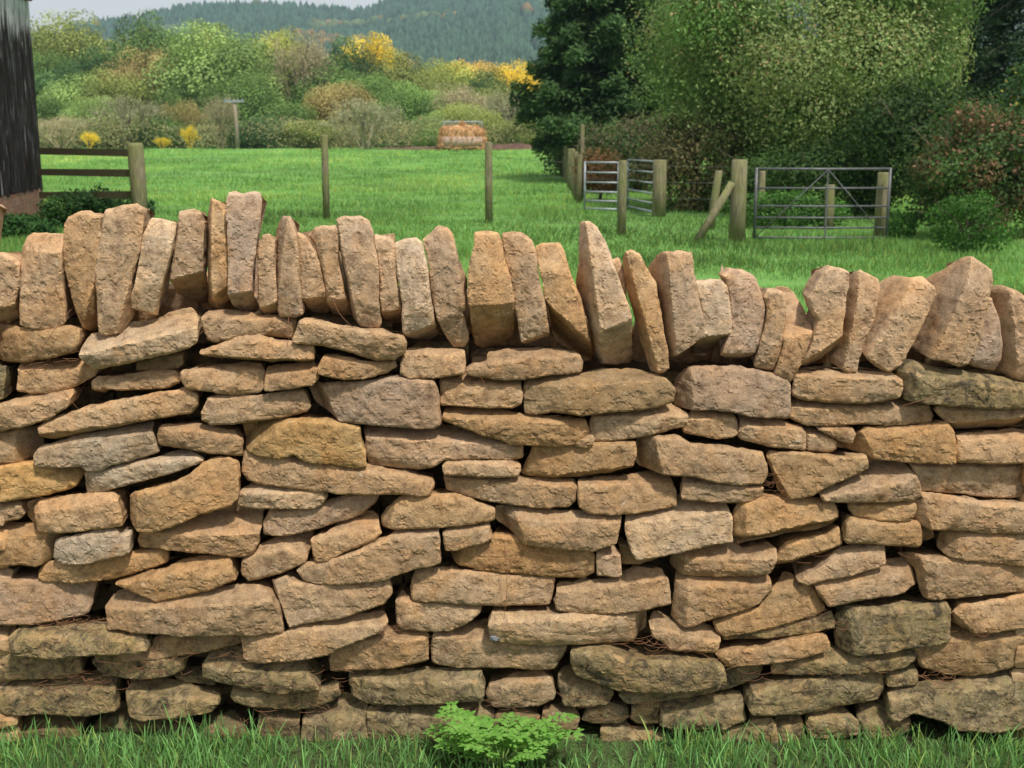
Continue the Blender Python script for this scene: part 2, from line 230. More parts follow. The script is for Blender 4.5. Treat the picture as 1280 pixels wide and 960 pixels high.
def empty(name, loc, label, cat, group=None):
    o = bpy.data.objects.new(name, None); COL.objects.link(o); o.location = loc; o.empty_display_size = .2
    return tag(o, label, cat, group)
def tag(o, label=None, cat=None, group=None, kind=None):
    if label: o['label'] = label
    if cat: o['category'] = cat
    if group: o['group'] = group
    if kind: o['kind'] = kind
    return o
class MB:
    def __init__(s): s.V=[]; s.F=[]
    def box(s, c, d, ax=None):
        """centre, size, optional 3 axes"""
        ax = ax or (Vector((1,0,0)),Vector((0,1,0)),Vector((0,0,1))); c = Vector(c); n=len(s.V)
        for i in (-1,1):
            for j in (-1,1):
                for k in (-1,1): s.V.append(tuple(c+ax[0]*i*d[0]/2+ax[1]*j*d[1]/2+ax[2]*k*d[2]/2))
        for f in ((0,1,3,2),(4,6,7,5),(0,4,5,1),(2,3,7,6),(0,2,6,4),(1,5,7,3)): s.F.append(tuple(n+i for i in f))
        return s
    def tube(s, pts, rad, n=8, jit=0, cap=True):
        pts = [Vector(p) for p in pts]; rad = rad if isinstance(rad,(list,tuple)) else [rad]*len(pts)
        base = len(s.V)
        for i,p in enumerate(pts):
            t = (pts[min(i+1,len(pts)-1)]-pts[max(i-1,0)]).normalized()
            a = t.cross(Vector((0,0,1)) if abs(t.z)<.9 else Vector((1,0,0))).normalized(); b = t.cross(a)
            for k in range(n):
                th = 2*math.pi*k/n; r = rad[i]*(1+jit*random.uniform(-1,1))
                s.V.append(tuple(p+a*math.cos(th)*r+b*math.sin(th)*r))
        for i in range(len(pts)-1):
            for k in range(n):
                q=base+i*n; s.F.append((q+k,q+(k+1)%n,q+n+(k+1)%n,q+n+k))
        if cap:
            s.F.append(tuple(base+k for k in range(n))[::-1]); q=base+(len(pts)-1)*n
            s.F.append(tuple(q+k for k in range(n)))
        return s
    def build(s, name, mat, parent=None, smooth=False):
        if parent:
            L = parent_world(parent); return mesh_obj(name, [(v[0]-L[0],v[1]-L[1],v[2]-L[2]) for v in s.V], s.F, mat, parent, smooth)
        return mesh_obj(name, s.V, s.F, mat, None, smooth)
def parent_world(p):
    l = Vector((0,0,0))
    while p: l += p.location; p = p.parent
    return l

# ------------------------------------------------------------------ materials
def nmat(name):
    m = bpy.data.materials.new(name); m.use_nodes = True; nt = m.node_tree; nt.nodes.clear()
    out = nt.nodes.new('ShaderNodeOutputMaterial'); b = nt.nodes.new('ShaderNodeBsdfPrincipled')
    nt.links.new(b.outputs[0], out.inputs[0]); b.inputs['Roughness'].default_value = .9
    b.inputs['Specular IOR Level'].default_value = .25
    return m, nt, b, out
class G:
    def __init__(s, nt): s.nt=nt; s.L=nt.links.new
    def n(s, t, **k):
        x = s.nt.nodes.new(t)
        for a,b in k.items(): setattr(x,a,b)
        return x
    def pos(s): return s.n('ShaderNodeNewGeometry').outputs['Position']
    def obj(s): return s.n('ShaderNodeTexCoord').outputs['Object']
    def map(s, v, sc=(1,1,1), rot=(0,0,0)):
        m = s.n('ShaderNodeMapping'); m.inputs['Scale'].default_value=sc; m.inputs['Rotation'].default_value=rot; s.L(v,m.inputs[0]); return m.outputs[0]
    def noise(s, v, scale, detail=4, rough=.55, dist=0):
        m = s.n('ShaderNodeTexNoise'); m.inputs['Scale'].default_value=scale; m.inputs['Detail'].default_value=detail
        m.inputs['Roughness'].default_value=rough; m.inputs['Distortion'].default_value=dist; s.L(v,m.inputs['Vector']); return m.outputs[0]
    def vor(s, v, scale, feat='F1', out='Distance'):
        m = s.n('ShaderNodeTexVoronoi', feature=feat); m.inputs['Scale'].default_value=scale; s.L(v,m.inputs['Vector']); return m.outputs[out]
    def rng(s, v, a, b, c=0, d=1):
        m = s.n('ShaderNodeMapRange'); m.inputs[1].default_value=a; m.inputs[2].default_value=b; m.inputs[3].default_value=c; m.inputs[4].default_value=d
        s.L(v,m.inputs[0]); return m.outputs[0]
    def mix(s, f, a, b, mode='MIX'):
        m = s.n('ShaderNodeMix', data_type='RGBA', blend_type=mode)
        for i,x in ((0,f),(6,a),(7,b)):
            if isinstance(x,(int,float)): m.inputs[i].default_value=x
            elif isinstance(x,tuple): m.inputs[i].default_value=x if len(x)==4 else x+(1,)
            else: s.L(x,m.inputs[i])
        return m.outputs[2]
    def math(s, op, a, b=0):
        m = s.n('ShaderNodeMath', operation=op)
        for i,x in ((0,a),(1,b)):
            if isinstance(x,(int,float)): m.inputs[i].default_value=x
            else: s.L(x,m.inputs[i])
        return m.outputs[0]
    def ramp(s, v, stops):
        m = s.n('ShaderNodeValToRGB'); e=m.color_ramp.elements
        while len(e)<len(stops): e.new(.5)
        for el,(p,c) in zip(e,stops): el.position=p; el.color=c if len(c)==4 else c+(1,)
        s.L(v,m.inputs[0]); return m.outputs[0]
    def bump(s, h, strength, dist, nrm=None):
        m = s.n('ShaderNodeBump'); m.inputs['Strength'].default_value=strength; m.inputs['Distance'].default_value=dist
        s.L(h,m.inputs['Height']);
        if nrm is not None: s.L(nrm,m.inputs['Normal'])
        return m.outputs[0]
    def attr(s, name): return s.n('ShaderNodeAttribute', attribute_name=name)

def stone_mat():
    m, nt, b, out = nmat('sandstone'); g = G(nt); P = g.pos()
    a = g.attr('tint'); tint, moss = a.outputs['Color'], a.outputs['Alpha']
    big = g.noise(P, 9, 5, .6, .6); mid = g.noise(P, 38, 6, .65); fine = g.noise(P, 260, 3, .7); grit = g.noise(P, 620, 2, .6)
    bed = g.noise(g.map(P, (6,6,60), (0.1,.12,0)), 1.6, 5, .6, 1.2)
    c = g.mix(g.rng(big,.38,.66), tint, g.mix(1, tint, (1.06,.93,.78), 'MULTIPLY'))
    c = g.mix(g.rng(bed,.45,.7,0,.35), c, g.mix(1, c, (.86,.83,.82), 'MULTIPLY'))
    c = g.mix(1, c, g.ramp(mid, [(.28,(.46,.42,.39)),(.5,(.98,.98,.98)),(.72,(1.22,1.2,1.16))]), 'MULTIPLY')
    c = g.mix(1, c, g.ramp(fine, [(.25,(.66,.63,.6)),(.5,(1,1,1)),(.75,(1.35,1.34,1.32))]), 'MULTIPLY')
    c = g.mix(1, c, g.ramp(grit, [(.3,(.8,.78,.76)),(.5,(1,1,1)),(.7,(1.22,1.22,1.22))]), 'MULTIPLY')
    # iron stains, pale lichen, dark specks
    c = g.mix(g.rng(g.noise(P, 17, 4, .6, .8), .6,.74,0,.45), c, (.40,.20,.065))
    c = g.mix(g.math('MULTIPLY', g.rng(g.noise(P, 55, 5, .7), .6,.7,0,.5), g.rng(g.noise(P,6,2),.45,.6)), c, (.58,.52,.42))
    spk = g.rng(g.vor(P, 150), .1,.2,1,0); c = g.mix(g.math('MULTIPLY', spk, g.rng(g.noise(P,30,2),.5,.62,0,.65)), c, (.07,.055,.045))
    # moss / algae
    mo = g.math('MULTIPLY', moss, g.rng(g.noise(P, 24, 5, .65, .4), .35,.75)); c = g.mix(g.math('MULTIPLY', mo, .7), c, (.12,.125,.045))
    c = g.mix(g.math('MULTIPLY', g.math('MULTIPLY', moss, g.rng(g.noise(P, 26, 8, .78, .8), .47,.62)),1.25), c, (.055,.045,.03))
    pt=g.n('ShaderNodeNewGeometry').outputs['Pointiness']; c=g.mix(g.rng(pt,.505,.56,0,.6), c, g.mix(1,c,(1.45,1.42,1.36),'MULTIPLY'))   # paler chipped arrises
    g.L(c, b.inputs['Base Color']); b.inputs['Roughness'].default_value=.93; b.inputs['Specular IOR Level'].default_value=.2
    h = g.math('ADD', g.math('MULTIPLY', mid, .8), g.math('MULTIPLY', fine, .16)); h = g.math('ADD', h, g.math('MULTIPLY', grit, .07))
    h = g.math('ADD', h, g.math('MULTIPLY', bed, .2))
    g.L(g.bump(h, .9, .0055), b.inputs['Normal'])
    return m
def leaf_mat(name, base, var=.5, trans=.3, scale=1.2, spread=(.6,1.4)):
    """colour = base * per-leaf attribute * object colour"""
    m, nt, b, out = nmat(name); g = G(nt)
    a = g.attr('leaf').outputs['Color']; oi = g.n('ShaderNodeObjectInfo').outputs['Color']
    c = g.mix(1, g.mix(1, base, a, 'MULTIPLY'), oi, 'MULTIPLY')
    g.L(c, b.inputs['Base Color']); b.inputs['Roughness'].default_value=.7
    tr = g.n('ShaderNodeBsdfTranslucent'); g.L(g.mix(1,c,(1.1,1.15,.7),'MULTIPLY'), tr.inputs[0]); mx = g.n('ShaderNodeMixShader'); mx.inputs[0].default_value=trans
    g.L(b.outputs[0], mx.inputs[1]); g.L(tr.outputs[0], mx.inputs[2]); g.L(mx.outputs[0], out.inputs[0])
    return m
def wood_mat(name, c1, c2, moss=(.12,.14,.04), mo=.5, sc=(30,30,2)):
    m, nt, b, out = nmat(name); g = G(nt); P = g.pos()
    n1 = g.noise(g.map(P, sc), 1.5, 6, .65, .4); n2 = g.noise(P, 3, 4)
    c = g.mix(g.rng(n1,.3,.7), c1, c2); c = g.mix(g.rng(n2,.4,.65,0,mo), c, moss)
    g.L(c,b.inputs['Base Color']); g.L(g.bump(n1,.7,.01),b.inputs['Normal']); return m
def plain(name, col, rough=.6, metal=0, var=.25, sc=8):
    m, nt, b, out = nmat(name); g = G(nt); n = g.noise(g.pos(), sc, 4)
    g.L(g.mix(1, col, g.rng(n,.3,.7,1-var,1+var), 'MULTIPLY'), b.inputs['Base Color']); b.inputs['Roughness'].default_value=rough; b.inputs['Metallic'].default_value=metal
    g.L(g.bump(n,.2,.005),b.inputs['Normal']); return m

M = {}
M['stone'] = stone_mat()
M['leaf'] = leaf_mat('foliage', (1,1,1), trans=.4)
M['leaf_far'] = leaf_mat('far_foliage', (1,1,1), trans=.2)
M['grass'] = leaf_mat('grass_blade', (1,1,1), trans=.35)
M['twig'] = plain('dry_stalk', (.22,.105,.055), .9)
M['bark'] = wood_mat('bark', (.07,.055,.04), (.14,.115,.085), mo=.3, sc=(12,12,2))
M['pale_bark'] = wood_mat('pale_bark', (.22,.18,.14), (.33,.28,.22), mo=.15)
M['post'] = wood_mat('weathered_post', (.085,.07,.045), (.33,.29,.19), (.17,.19,.06), .75, (25,25,3))
M['rail'] = wood_mat('old_rail', (.10,.075,.05), (.18,.14,.09), (.12,.14,.05), .5, (4,4,40))
M['steel'] = plain('galvanised_steel', (.33,.36,.40), .5, .35)
M['steel_dark'] = plain('dull_steel', (.13,.135,.145), .55, .4)
M['wire'] = plain('fence_wire', (.2,.2,.19), .5, .6)
M['hay'] = plain('hay', (.55,.33,.17), .95, 0, .4, 3)
M['soil'] = plain('bare_soil', (.11,.065,.045), .95, 0, .4, 1)

# ------------------------------------------------------------------ the drystone wall
YB, BAT = 2.83, 0.04
def yw(z): return YB + BAT*z
def wallpt(px, py):
    d = ray(px, py); t = (YB+BAT*CZ)/(d[1]-BAT*d[2])
    return (d[0]*t, CZ+d[2]*t)
TONE = {'t':(.375,.258,.150,.0),'o':(.375,.245,.125,0),'y':(.40,.265,.12,0),'p':(.35,.250,.165,0),'l':(.44,.325,.205,0),
        'g':(.355,.28,.195,.05),'m':(.29,.215,.12,.85),'d':(.30,.205,.11,.2),'n':(.2,.14,.08,.8),'s':(.20,.22,.25,0)}
def chaikin(P, k=.055):
    out=[]
    for i in range(len(P)):
        a, b = P[i], P[(i+1)%len(P)]
        out.append(a*(1-k)+b*k); out.append(a*k+b*(1-k))
    return np.array(out)
def stone(poly, cuts, prot, depth, seed, step=.0043, coping=False, back=0.0):
    """poly: (n,2) x,z metres on the wall face. returns V (m,3), faces, centre"""
    rnd = random.Random(seed); off = Vector((rnd.uniform(0,99), rnd.uniform(0,99), rnd.uniform(0,99)))
    P = chaikin(np.array(poly), .03 if coping else .05)
    # drop consecutive duplicates, resample
    seg = np.roll(P,-1,0)-P; L = np.hypot(seg[:,0],seg[:,1]); per = L.sum(); n = max(12,int(per/step))
    cum = np.concatenate([[0],np.cumsum(L)]); ts = np.arange(n)/n*per
    PX = np.append(P[:,0],P[0,0]); PZ = np.append(P[:,1],P[0,1])
    B = np.stack([np.interp(ts,cum,PX), np.interp(ts,cum,PZ)],1)
    area = .5*np.sum(B[:,0]*np.roll(B[:,1],-1)-np.roll(B[:,0],-1)*B[:,1])
    if area < 0: B = B[::-1].copy()
    tan = np.roll(B,-1,0)-np.roll(B,1,0); tan /= np.hypot(tan[:,0],tan[:,1])[:,None]+1e-9
    nrm = np.stack([tan[:,1],-tan[:,0]],1)          # outward for CCW
    for i in range(n):
        p = Vector((B[i,0]*30,B[i,1]*30,0))+off
        w = noise.fractal(p,.7,2.2,4)*.0036 + noise.noise(p*5)*.0014
        B[i] += nrm[i]*(w*(.3 if coping else .5)+.0008)
    cx, cz = B.mean(0)
    # interior points
    x0,z0 = B.min(0); x1,z1 = B.max(0)
    gx,gzz = np.meshgrid(np.arange(x0,x1,step),np.arange(z0,z1,step*.87))
    gx = gx + (np.arange(gx.shape[0])%2)[:,None]*step/2
    Q = np.stack([gx.ravel(),gzz.ravel()],1) + RNG.uniform(-.25,.25,(gx.size,2))*step
    A = B; Bn = np.roll(B,-1,0); D = Bn-A; LL = (D**2).sum(1)+1e-12
    def dist(Q):
        t = np.clip(((Q[:,None,:]-A)*D).sum(2)/LL,0,1); C = A+t[:,:,None]*D
        dd = np.hypot(Q[:,None,0]-C[:,:,0],Q[:,None,1]-C[:,:,1]); k = dd.argmin(1)
        return dd[np.arange(len(Q)),k], k
    def inside(Q):
        x,z = Q[:,0][:,None],Q[:,1][:,None]
        c = ((A[:,1]>z)!=(Bn[:,1]>z)) & (x < (Bn[:,0]-A[:,0])*(z-A[:,1])/(Bn[:,1]-A[:,1]+1e-12)+A[:,0])
        return c.sum(1)%2==1
    d,k = dist(Q); keep = inside(Q)&(d>step*.55); Q,d,k = Q[keep],d[keep],k[keep]
    pts = [Vector(p) for p in B]+[Vector(p) for p in Q]
    vs,_,fs,ov,_,_ = geometry.delaunay_2d_cdt(pts,[],[list(range(n))],1,1e-6)
    if len(vs)!=len(pts):                 # self-crossing outline: fall back on its raw order
        remap = [o[0] if o else 0 for o in ov]
        fs = [tuple(remap[i] for i in f) for f in fs]; fs = [f for f in fs if len(set(f))==3]
    else:
        remap = [o[0] for o in ov]; fs=[tuple(remap[i] for i in f) for f in fs]
    allp = np.concatenate([B,Q]); dd = np.concatenate([np.zeros(n),d]); kk = np.concatenate([np.arange(n),k])
    nz = nrm[kk][:,1]; nx = nrm[kk][:,0]
    r0 = rnd.uniform(.002,.0045); rt = rnd.uniform(.001,.008); rb = rnd.uniform(0,.004)
    r = r0 + rt*np.clip(nz,0,1) + rb*np.clip(-nz,0,1)
    tx = rnd.uniform(-.12,.12); tz = rnd.uniform(-.22,.05)
    h = prot + tx*(allp[:,0]-cx) + (0 if coping else tz)*(allp[:,1]-cz)
    wd = min(x1-x0, z1-z0); h += min(.006,wd*.06)*(1-np.exp(-dd/(wd*.2)))
    for _ in range(4):                      # broad chiselled planes
        an = rnd.uniform(0,6.283); dv = np.array([math.cos(an),math.sin(an)*1.3]); sl = rnd.uniform(.03,.22)*(1.2 if coping else 1)
        ext_ = ((B-[cx,cz])@dv).max(); q = (allp-[cx,cz])@dv - ext_*rnd.uniform(.25,.75); h -= np.clip(q,0,None)*sl
    if not coping and not cuts and rnd.random()<.9:
        hh_=z1-z0; zt_=z1-hh_*rnd.uniform(.14,.32); sl_=rnd.uniform(-.06,.06)*hh_
        # follow the stone's own tilt
        up=B[B[:,1]>cz]; kk_=np.polyfit(up[:,0],up[:,1],1)[0] if len(up)>5 else 0; kk_=max(-.5,min(.5,kk_))
        zt_=cz+(zt_-cz)*.95
        cuts=[((x0,zt_+kk_*(x0-cx)+sl_),(x1,zt_+kk_*(x1-cx)-sl_),rnd.uniform(1.0,1.8))]
    amp = .0062 if not coping else .0035
    for i,(x,z) in enumerate(allp):
        p = (Vector((z,x,0)) if coping else Vector((x,z,0)))+off
        f1 = noise.fractal(Vector((p.x*7,p.y*(16 if coping else 11),0)),.8,2.1,3)
        tv = f1*2.6; fl = math.floor(tv); fr = tv-fl; fr = fr*fr*fr*(fr*(fr*6-15)+10)
        f1 = (fl+.65*fr+.35*(tv-fl))/2.6
        f2 = noise.fractal(Vector((p.x*46,p.y*52,1)),.7,2.1,4)
        f3 = noise.cell(Vector((p.x*26+f2*.8,p.y*40+f2*.8,3)))
        ridge = abs(noise.noise(Vector((p.x*14+f2*.5,p.y*26,7))))
        h[i] += amp*f1 + (.0021 if not coping else .0018)*f2 + .0012*(f3-.5) - .0020*max(0,.07-ridge)/.07
        r[i] *= 1+.7*noise.noise(Vector((p.x*22,p.y*22,9)))
    e = np.clip(1-dd/r,0,1); h -= r*.95*e**1.8
    # natural broken facets
    cen = np.array([cx,cz])
    for (a,b,s) in cuts:
        a=np.array(a); b=np.array(b); t=(b-a)/np.hypot(*(b-a)); nn=np.array([t[1],-t[0]])
        if ((cen-a)@nn)>0: nn=-nn
        q = (allp-a)@nn
        wob = np.array([noise.fractal(Vector((x*22,z*22,5))+off,.7,2.1,3) for x,z in allp])*(.0016 if coping else .0024)
        q = np.clip(q+wob,0,None); h -= np.minimum(q*s*1.6, .02+q*s*1.2)
    lim = -.17 if coping else -.075
    h = np.maximum(h, prot+lim)
    V = [ (allp[i,0], yw(allp[i,1])-h[i], allp[i,1]) for i in range(len(allp))]
    # sides going back into the wall
    rings = [(.012,.0006,1),(.04,-.003,1),(.09,-.010,1),(depth,-.028,1)] if coping else [(.01,.0004,1),(.03,-.001,1),(.08,-.008,1),(depth,-.022,1)]
    prev = list(range(n))
    for (dp,push,_) in rings:
        base=len(V)
        for i in range(n):
            p=Vector((B[i,0]*18,B[i,1]*18,dp*25))+off
            w=noise.fractal(p,.8,2.1,3)*.006*(min(dp/.03,1)) + noise.noise(p*3)*.002
            pu = push + w
            if dp>=.08 and not coping: pu = max(pu, -wd*.3)
            hh = min(h[i], prot) if dp>.02 else h[i]
            V.append((B[i,0]+nrm[i,0]*pu, max(yw(B[i,1])-prot+dp, yw(B[i,1])-h[i]+.004+dp*.1), B[i,1]+nrm[i,1]*pu))
        for i in range(n):
            j=(i+1)%n; fs.append((prev[i],base+i,base+j,prev[j]))
        prev=list(range(base,base+n))
    V.append((cx, yw(cz)-prot+depth+.01, cz)); c=len(V)-1
    for i in range(n): fs.append((prev[i],c,prev[(i+1)%n]))
    return V, fs, (cx, yw(cz)+depth/2, cz), abs(area)
def stone_obj(name, items, parent):
    """items: list of (V, faces, tint) joined in one mesh"""
    V=[];Fc=[];C=[]
    for (v,f,t) in items:
        b=len(V); V+=v; Fc+=[tuple(i+b for i in q) for q in f]; C+=[t]*len(v)
    V=np.array(V); c=V.mean(0); pw=np.array(parent_world(parent))
    counts=[len(f) for f in Fc]; idx=[i for f in Fc for i in f]
    me=fast_mesh(name, V-c, counts, idx); me.polygons.foreach_set('use_smooth',[True]*len(me.polygons))
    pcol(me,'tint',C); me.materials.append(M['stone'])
    try: me.set_sharp_from_angle(angle=math.radians(17))
    except Exception: pass
    o=bpy.data.objects.new(name,me); COL.objects.link(o); o.parent=parent; o.location=tuple(c-pw)
    return o
def jt(t, rnd):
    k=rnd.uniform(.84,1.06); a=rnd.uniform(-.03,.03)
    return (t[0]*k*(1+a)*.98, t[1]*k, t[2]*k*(1-a*1.5)*1.06, t[3])

wall = empty('drystone_wall', (0,YB+.2,0), 'rough tan sandstone drystone wall topped with upright leaning coping stones', 'wall')
LABELS = {0:None}
face=[]; cop=[]
for num,line in enumerate([l for l in ST.strip().split('\n') if l.strip()]):
    kind,row,tone,pr,outl,cuts = line.split('|')
    def cv(X,Y): return wallpt(X/4.0, ROW[row]+Y/4.0)
    poly=[cv(*map(float,p.split(','))) for p in outl.split()]
    cl=[]
    for c in cuts.split(';'):
        if c.strip():
            a=list(map(float,c.split(','))); cl.append((cv(a[0],a[1]),cv(a[2],a[3]),a[4]))
    rnd=random.Random(num*31+5); t=jt(TONE[tone],rnd)
    czn=np.mean([p[1] for p in poly])
    if tone in 'topyldg' : t=t[:3]+(max(t[3], min(.75,max(0,(.42-czn)*1.6))),)
    if kind=='c':
        t=(t[0]*1.17,t[1]*1.2,t[2]*1.3,t[3])     # bleached by the weather on top of the wall
        V,f,c,ar = stone(poly,cl,float(pr),rnd.uniform(.16,.2) if float(pr)>-.03 else .12,num,coping=True); cop.append((V,f,t,ar,tone,num))
    else:
        V,f,c,ar = stone(poly,cl,float(pr)*1.3+rnd.uniform(-.014,.012),rnd.uniform(.15,.2),num); face.append((V,f,t,ar,tone,num))
CLAB = {7:'tall narrow pinkish coping stone with grey lichen on its top', 19:'tallest coping stone, tapering to a blunt point', 31:'big coping stone leaning steeply to the right',
        20:'small stub of a coping stone half hidden behind its neighbours'}
for (V,f,t,ar,tone,num) in cop:
    o=stone_obj('coping_stone',[(V,f,t)],wall)
    if num in CLAB: o['label']=CLAB[num]
face.sort(key=lambda q:-q[3])
TL={'g':'pale grey face stone','y':'golden ochre face stone'}
for (V,f,t,ar,tone,num) in face[:100]:
    o=stone_obj('face_stone',[(V,f,t)],wall)
    if tone in TL: o['label']=TL[tone]
o=stone_obj('small_face_stones',[(V,f,t) for (V,f,t,ar,tone,num) in face[100:]],wall); tag(o,kind='stuff')

# courses that continue the wall beyond the picture, and the hearting behind the face
def rect_stone(x0,z0,x1,z1,prot,seed,tone,step,depth=.16,coping=False,skew=.0):
    r=random.Random(seed); j=.006
    p=[(x0+r.uniform(-j,j),z0+r.uniform(-j,j)),((x0+x1)/2,z0+r.uniform(-j,j)),(x1+r.uniform(-j,j),z0+r.uniform(-j,j)),
       (x1+skew+r.uniform(-j,j),z1+r.uniform(-j*2,j)),((x0+x1)/2+skew,z1+r.uniform(-j,j)),(x0+skew+r.uniform(-j,j),z1+r.uniform(-j*2,j))]
    V,f,c,ar=stone(p,[],prot,depth,seed,step=step,coping=coping)
    return (V,f,jt(TONE[tone],r))
TOPL=[wallpt(a,b) for a,b in ((-15,402),(100,408),(150,415),(250,392),(370,398),(480,412),(570,440),(640,445),(735,460),(850,462),(1000,465),(1130,462),(1290,478))]
def topz(x):    # top of the courses
    return float(np.interp(x,[-9]+[p[0] for p in TOPL]+[9],[TOPL[0][1]]+[p[1] for p in TOPL]+[TOPL[-1][1]]))
ext=[]; seed=5000
for (a,b,stp) in ((-2.4,-1.27,.014),(1.27,2.4,.014)):
    z=-.03
    while z<topz(a)-.03:
        hh=random.uniform(.05,.09); zt=min(z+hh,topz(a)); x=a+random.uniform(-.1,0) if a<0 else a
        while x<b:
            w=random.uniform(.12,.3); x2=min(x+w,b+.01)
            if x2-x>.05:
                seed+=1; ext.append(rect_stone(x+.003,z+.003,x2-.003,zt-.003,random.uniform(-.01,.015),seed,random.choice('ttotpm'),stp))
            x=x2
        z=zt
    x=a
    while x<b-.03:
        w=random.uniform(.07,.11); seed+=1
        ext.append(rect_stone(x+.004,topz(x)+.002,min(x+w,b)-.004,topz(x)+random.uniform(.22,.33),random.uniform(0,.02),seed,random.choice('ttolp'),stp,.18,True,random.uniform(-.03,.04))); x+=w
o=stone_obj('outer_stones',ext,wall); tag(o,kind='stuff')
heart=[]
z=-.03
while z<1.2:
    hh=random.uniform(.05,.08); x=-2.4
    while x<2.4:
        w=random.uniform(.1,.22); seed+=1
        if z+hh<topz(x+w/2)+.012:
            V,f,t=rect_stone(x,z,x+w-.002,z+hh-.002,0,seed,'n',.03,.2)
            V=[(a,b+.17+random.uniform(0,.0),c) for a,b,c in V]; heart.append((V,f,t))
        x+=w
    z+=hh
o=stone_obj('hearting_stones',heart,wall); tag(o,kind='stuff')
back=[]; x=-2.4
while x<2.4:
    w=random.uniform(.07,.12); seed+=1
    V,f,t=rect_stone(x+.001,topz(x)-.02,x+w-.001,topz(x)+random.uniform(.07,.125),0,seed,random.choice('ttop'),.016,.2,True,random.uniform(-.02,.03))
    back.append(([(a,b+.205,c) for a,b,c in V],f,t)); x+=w
o=stone_obj('rear_coping_stones',back,wall); tag(o,kind='stuff')
cb=MB(); xs=np.linspace(-2.4,2.4,97)
for x in xs:
    zt=topz(x)+.01+.012*noise.noise(Vector((x*9,0,0)))
    cb.V+= [(x,YB+.25,-.1),(x,YB+.25,zt-.02),(x,YB+.31,zt),(x,YB+.46,zt-.01),(x,YB+.5,-.1)]
for i in range(96):
    for j in range(5): q=i*5; cb.F.append((q+j,q+5+j,q+5+(j+1)%5,q+(j+1)%5))
cb.F+= [(4,3,2,1,0),tuple(480+j for j in range(5))]
cb.build('rubble_core',plain('rubble',(.12,.085,.05),.95,0,.4,30),wall)

# ------------------------------------------------------------------ ground
def ground():
    xs=np.unique(np.concatenate([np.linspace(-60,60,61),np.linspace(-600,600,41),np.linspace(-4000,4000,17)]))
    ys=np.unique(np.concatenate([np.linspace(-20,40,31),np.linspace(40,160,61),np.linspace(160,600,23),np.linspace(600,5000,12),[-400,-100]]))
    V=[];
    for y in ys:
        for x in xs:
            b=0
            if 8<y<130: b=(.05+.10*min(max((y-60)/40,0),1))*noise.fractal(Vector((x*.12,y*.12,0)),.8,2,3)
            yy=min(y,600); V.append((x,y,gz(x,yy)+b))
    nx=len(xs); Fc=[(j*nx+i,j*nx+i+1,(j+1)*nx+i+1,(j+1)*nx+i) for j in range(len(ys)-1) for i in range(nx-1)]
    m,nt,b,out=nmat('meadow'); g=G(nt); P=g.pos()
    n1=g.noise(P,.35,5,.6); n2=g.noise(P,3.5,5,.65); n3=g.noise(g.map(P,(1,.35,1)),28,4,.7)
    c=g.mix(g.rng(n1,.35,.65),(.115,.29,.06),(.15,.34,.075)); c=g.mix(g.rng(n2,.42,.68,0,.7),c,(.10,.235,.05))
    c=g.mix(g.rng(n3,.35,.7,0,.8),c,(.20,.38,.085)); c=g.mix(1,c,g.rng(g.noise(g.map(P,(1,.5,1)),.16,4,.7),.3,.7,.72,1.25),'MULTIPLY'); c=g.mix(g.rng(g.noise(P,.9,3),.68,.78,0,.5),c,(.14,.14,.06))
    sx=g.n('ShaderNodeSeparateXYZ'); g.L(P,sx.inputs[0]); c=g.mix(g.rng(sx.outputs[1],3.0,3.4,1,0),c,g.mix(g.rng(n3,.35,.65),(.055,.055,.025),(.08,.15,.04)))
    g.L(c,b.inputs['Base Color']); g.L(g.bump(n3,1,.05,g.bump(n2,.6,.15)),b.inputs['Normal'])
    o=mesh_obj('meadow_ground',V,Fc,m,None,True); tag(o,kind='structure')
ground()
def blades(name, XY, hts, wid, cols, lean=.35, seg=2, loc=(0,0,0), z0=None):
    n=len(XY); ang=RNG.uniform(0,2*np.pi,n); la=RNG.uniform(0,2*np.pi,n); ln=RNG.uniform(.1,1,n)*lean*hts
    z = z0 if z0 is not None else np.array([gz(x,y) for x,y in XY])
    w=np.stack([np.cos(ang),np.sin(ang)],1)*(wid/2)[:,None]; lv=np.stack([np.cos(la),np.sin(la)],1)
    def lvl(t,wf):
        c=XY+lv*(ln*t**1.8)[:,None]; zz=z+hts*t*(1-.25*t*ln/np.maximum(hts,1e-6))
        return np.concatenate([c-w*wf,zz[:,None]],1), np.concatenate([c+w*wf,zz[:,None]],1)
    if seg==1:
        a,b=lvl(0,1); t,_=lvl(1,0); V=np.stack([a,b,t],1).reshape(-1,3); idx=np.arange(3*n); cnt=np.full(n,3); k=3
    else:
        a,b=lvl(0,.9); c,d=lvl(.45,1); e,f=lvl(.8,.6); t,_=lvl(1,0)
        V=np.stack([a,b,c,d,e,f,t],1).reshape(-1,3); k=7; o=np.arange(n)[:,None]*7
        idx=np.concatenate([o+[0,1,3,2],o+[2,3,5,4],o+[4,5,6]],1).ravel(); cnt=np.tile([4,4,3],n)
    me=fast_mesh(name,V,cnt,idx); pcol(me,'leaf',np.repeat(np.concatenate([cols,np.ones((n,1))],1),k,0)); me.materials.append(M['grass'])
    me.polygons.foreach_set('use_smooth',[True]*len(me.polygons))
    ob=bpy.data.objects.new(name,me); COL.objects.link(ob); return ob
def gcols(n, base, var=.3, yel=.15):
    k=RNG.uniform(1-var,1+var,n)[:,None]; c=np.array(base)[None,:]*k
    y=RNG.random(n)<yel; c[y]=c[y]*np.array([1.7,1.15,1.0]); return c
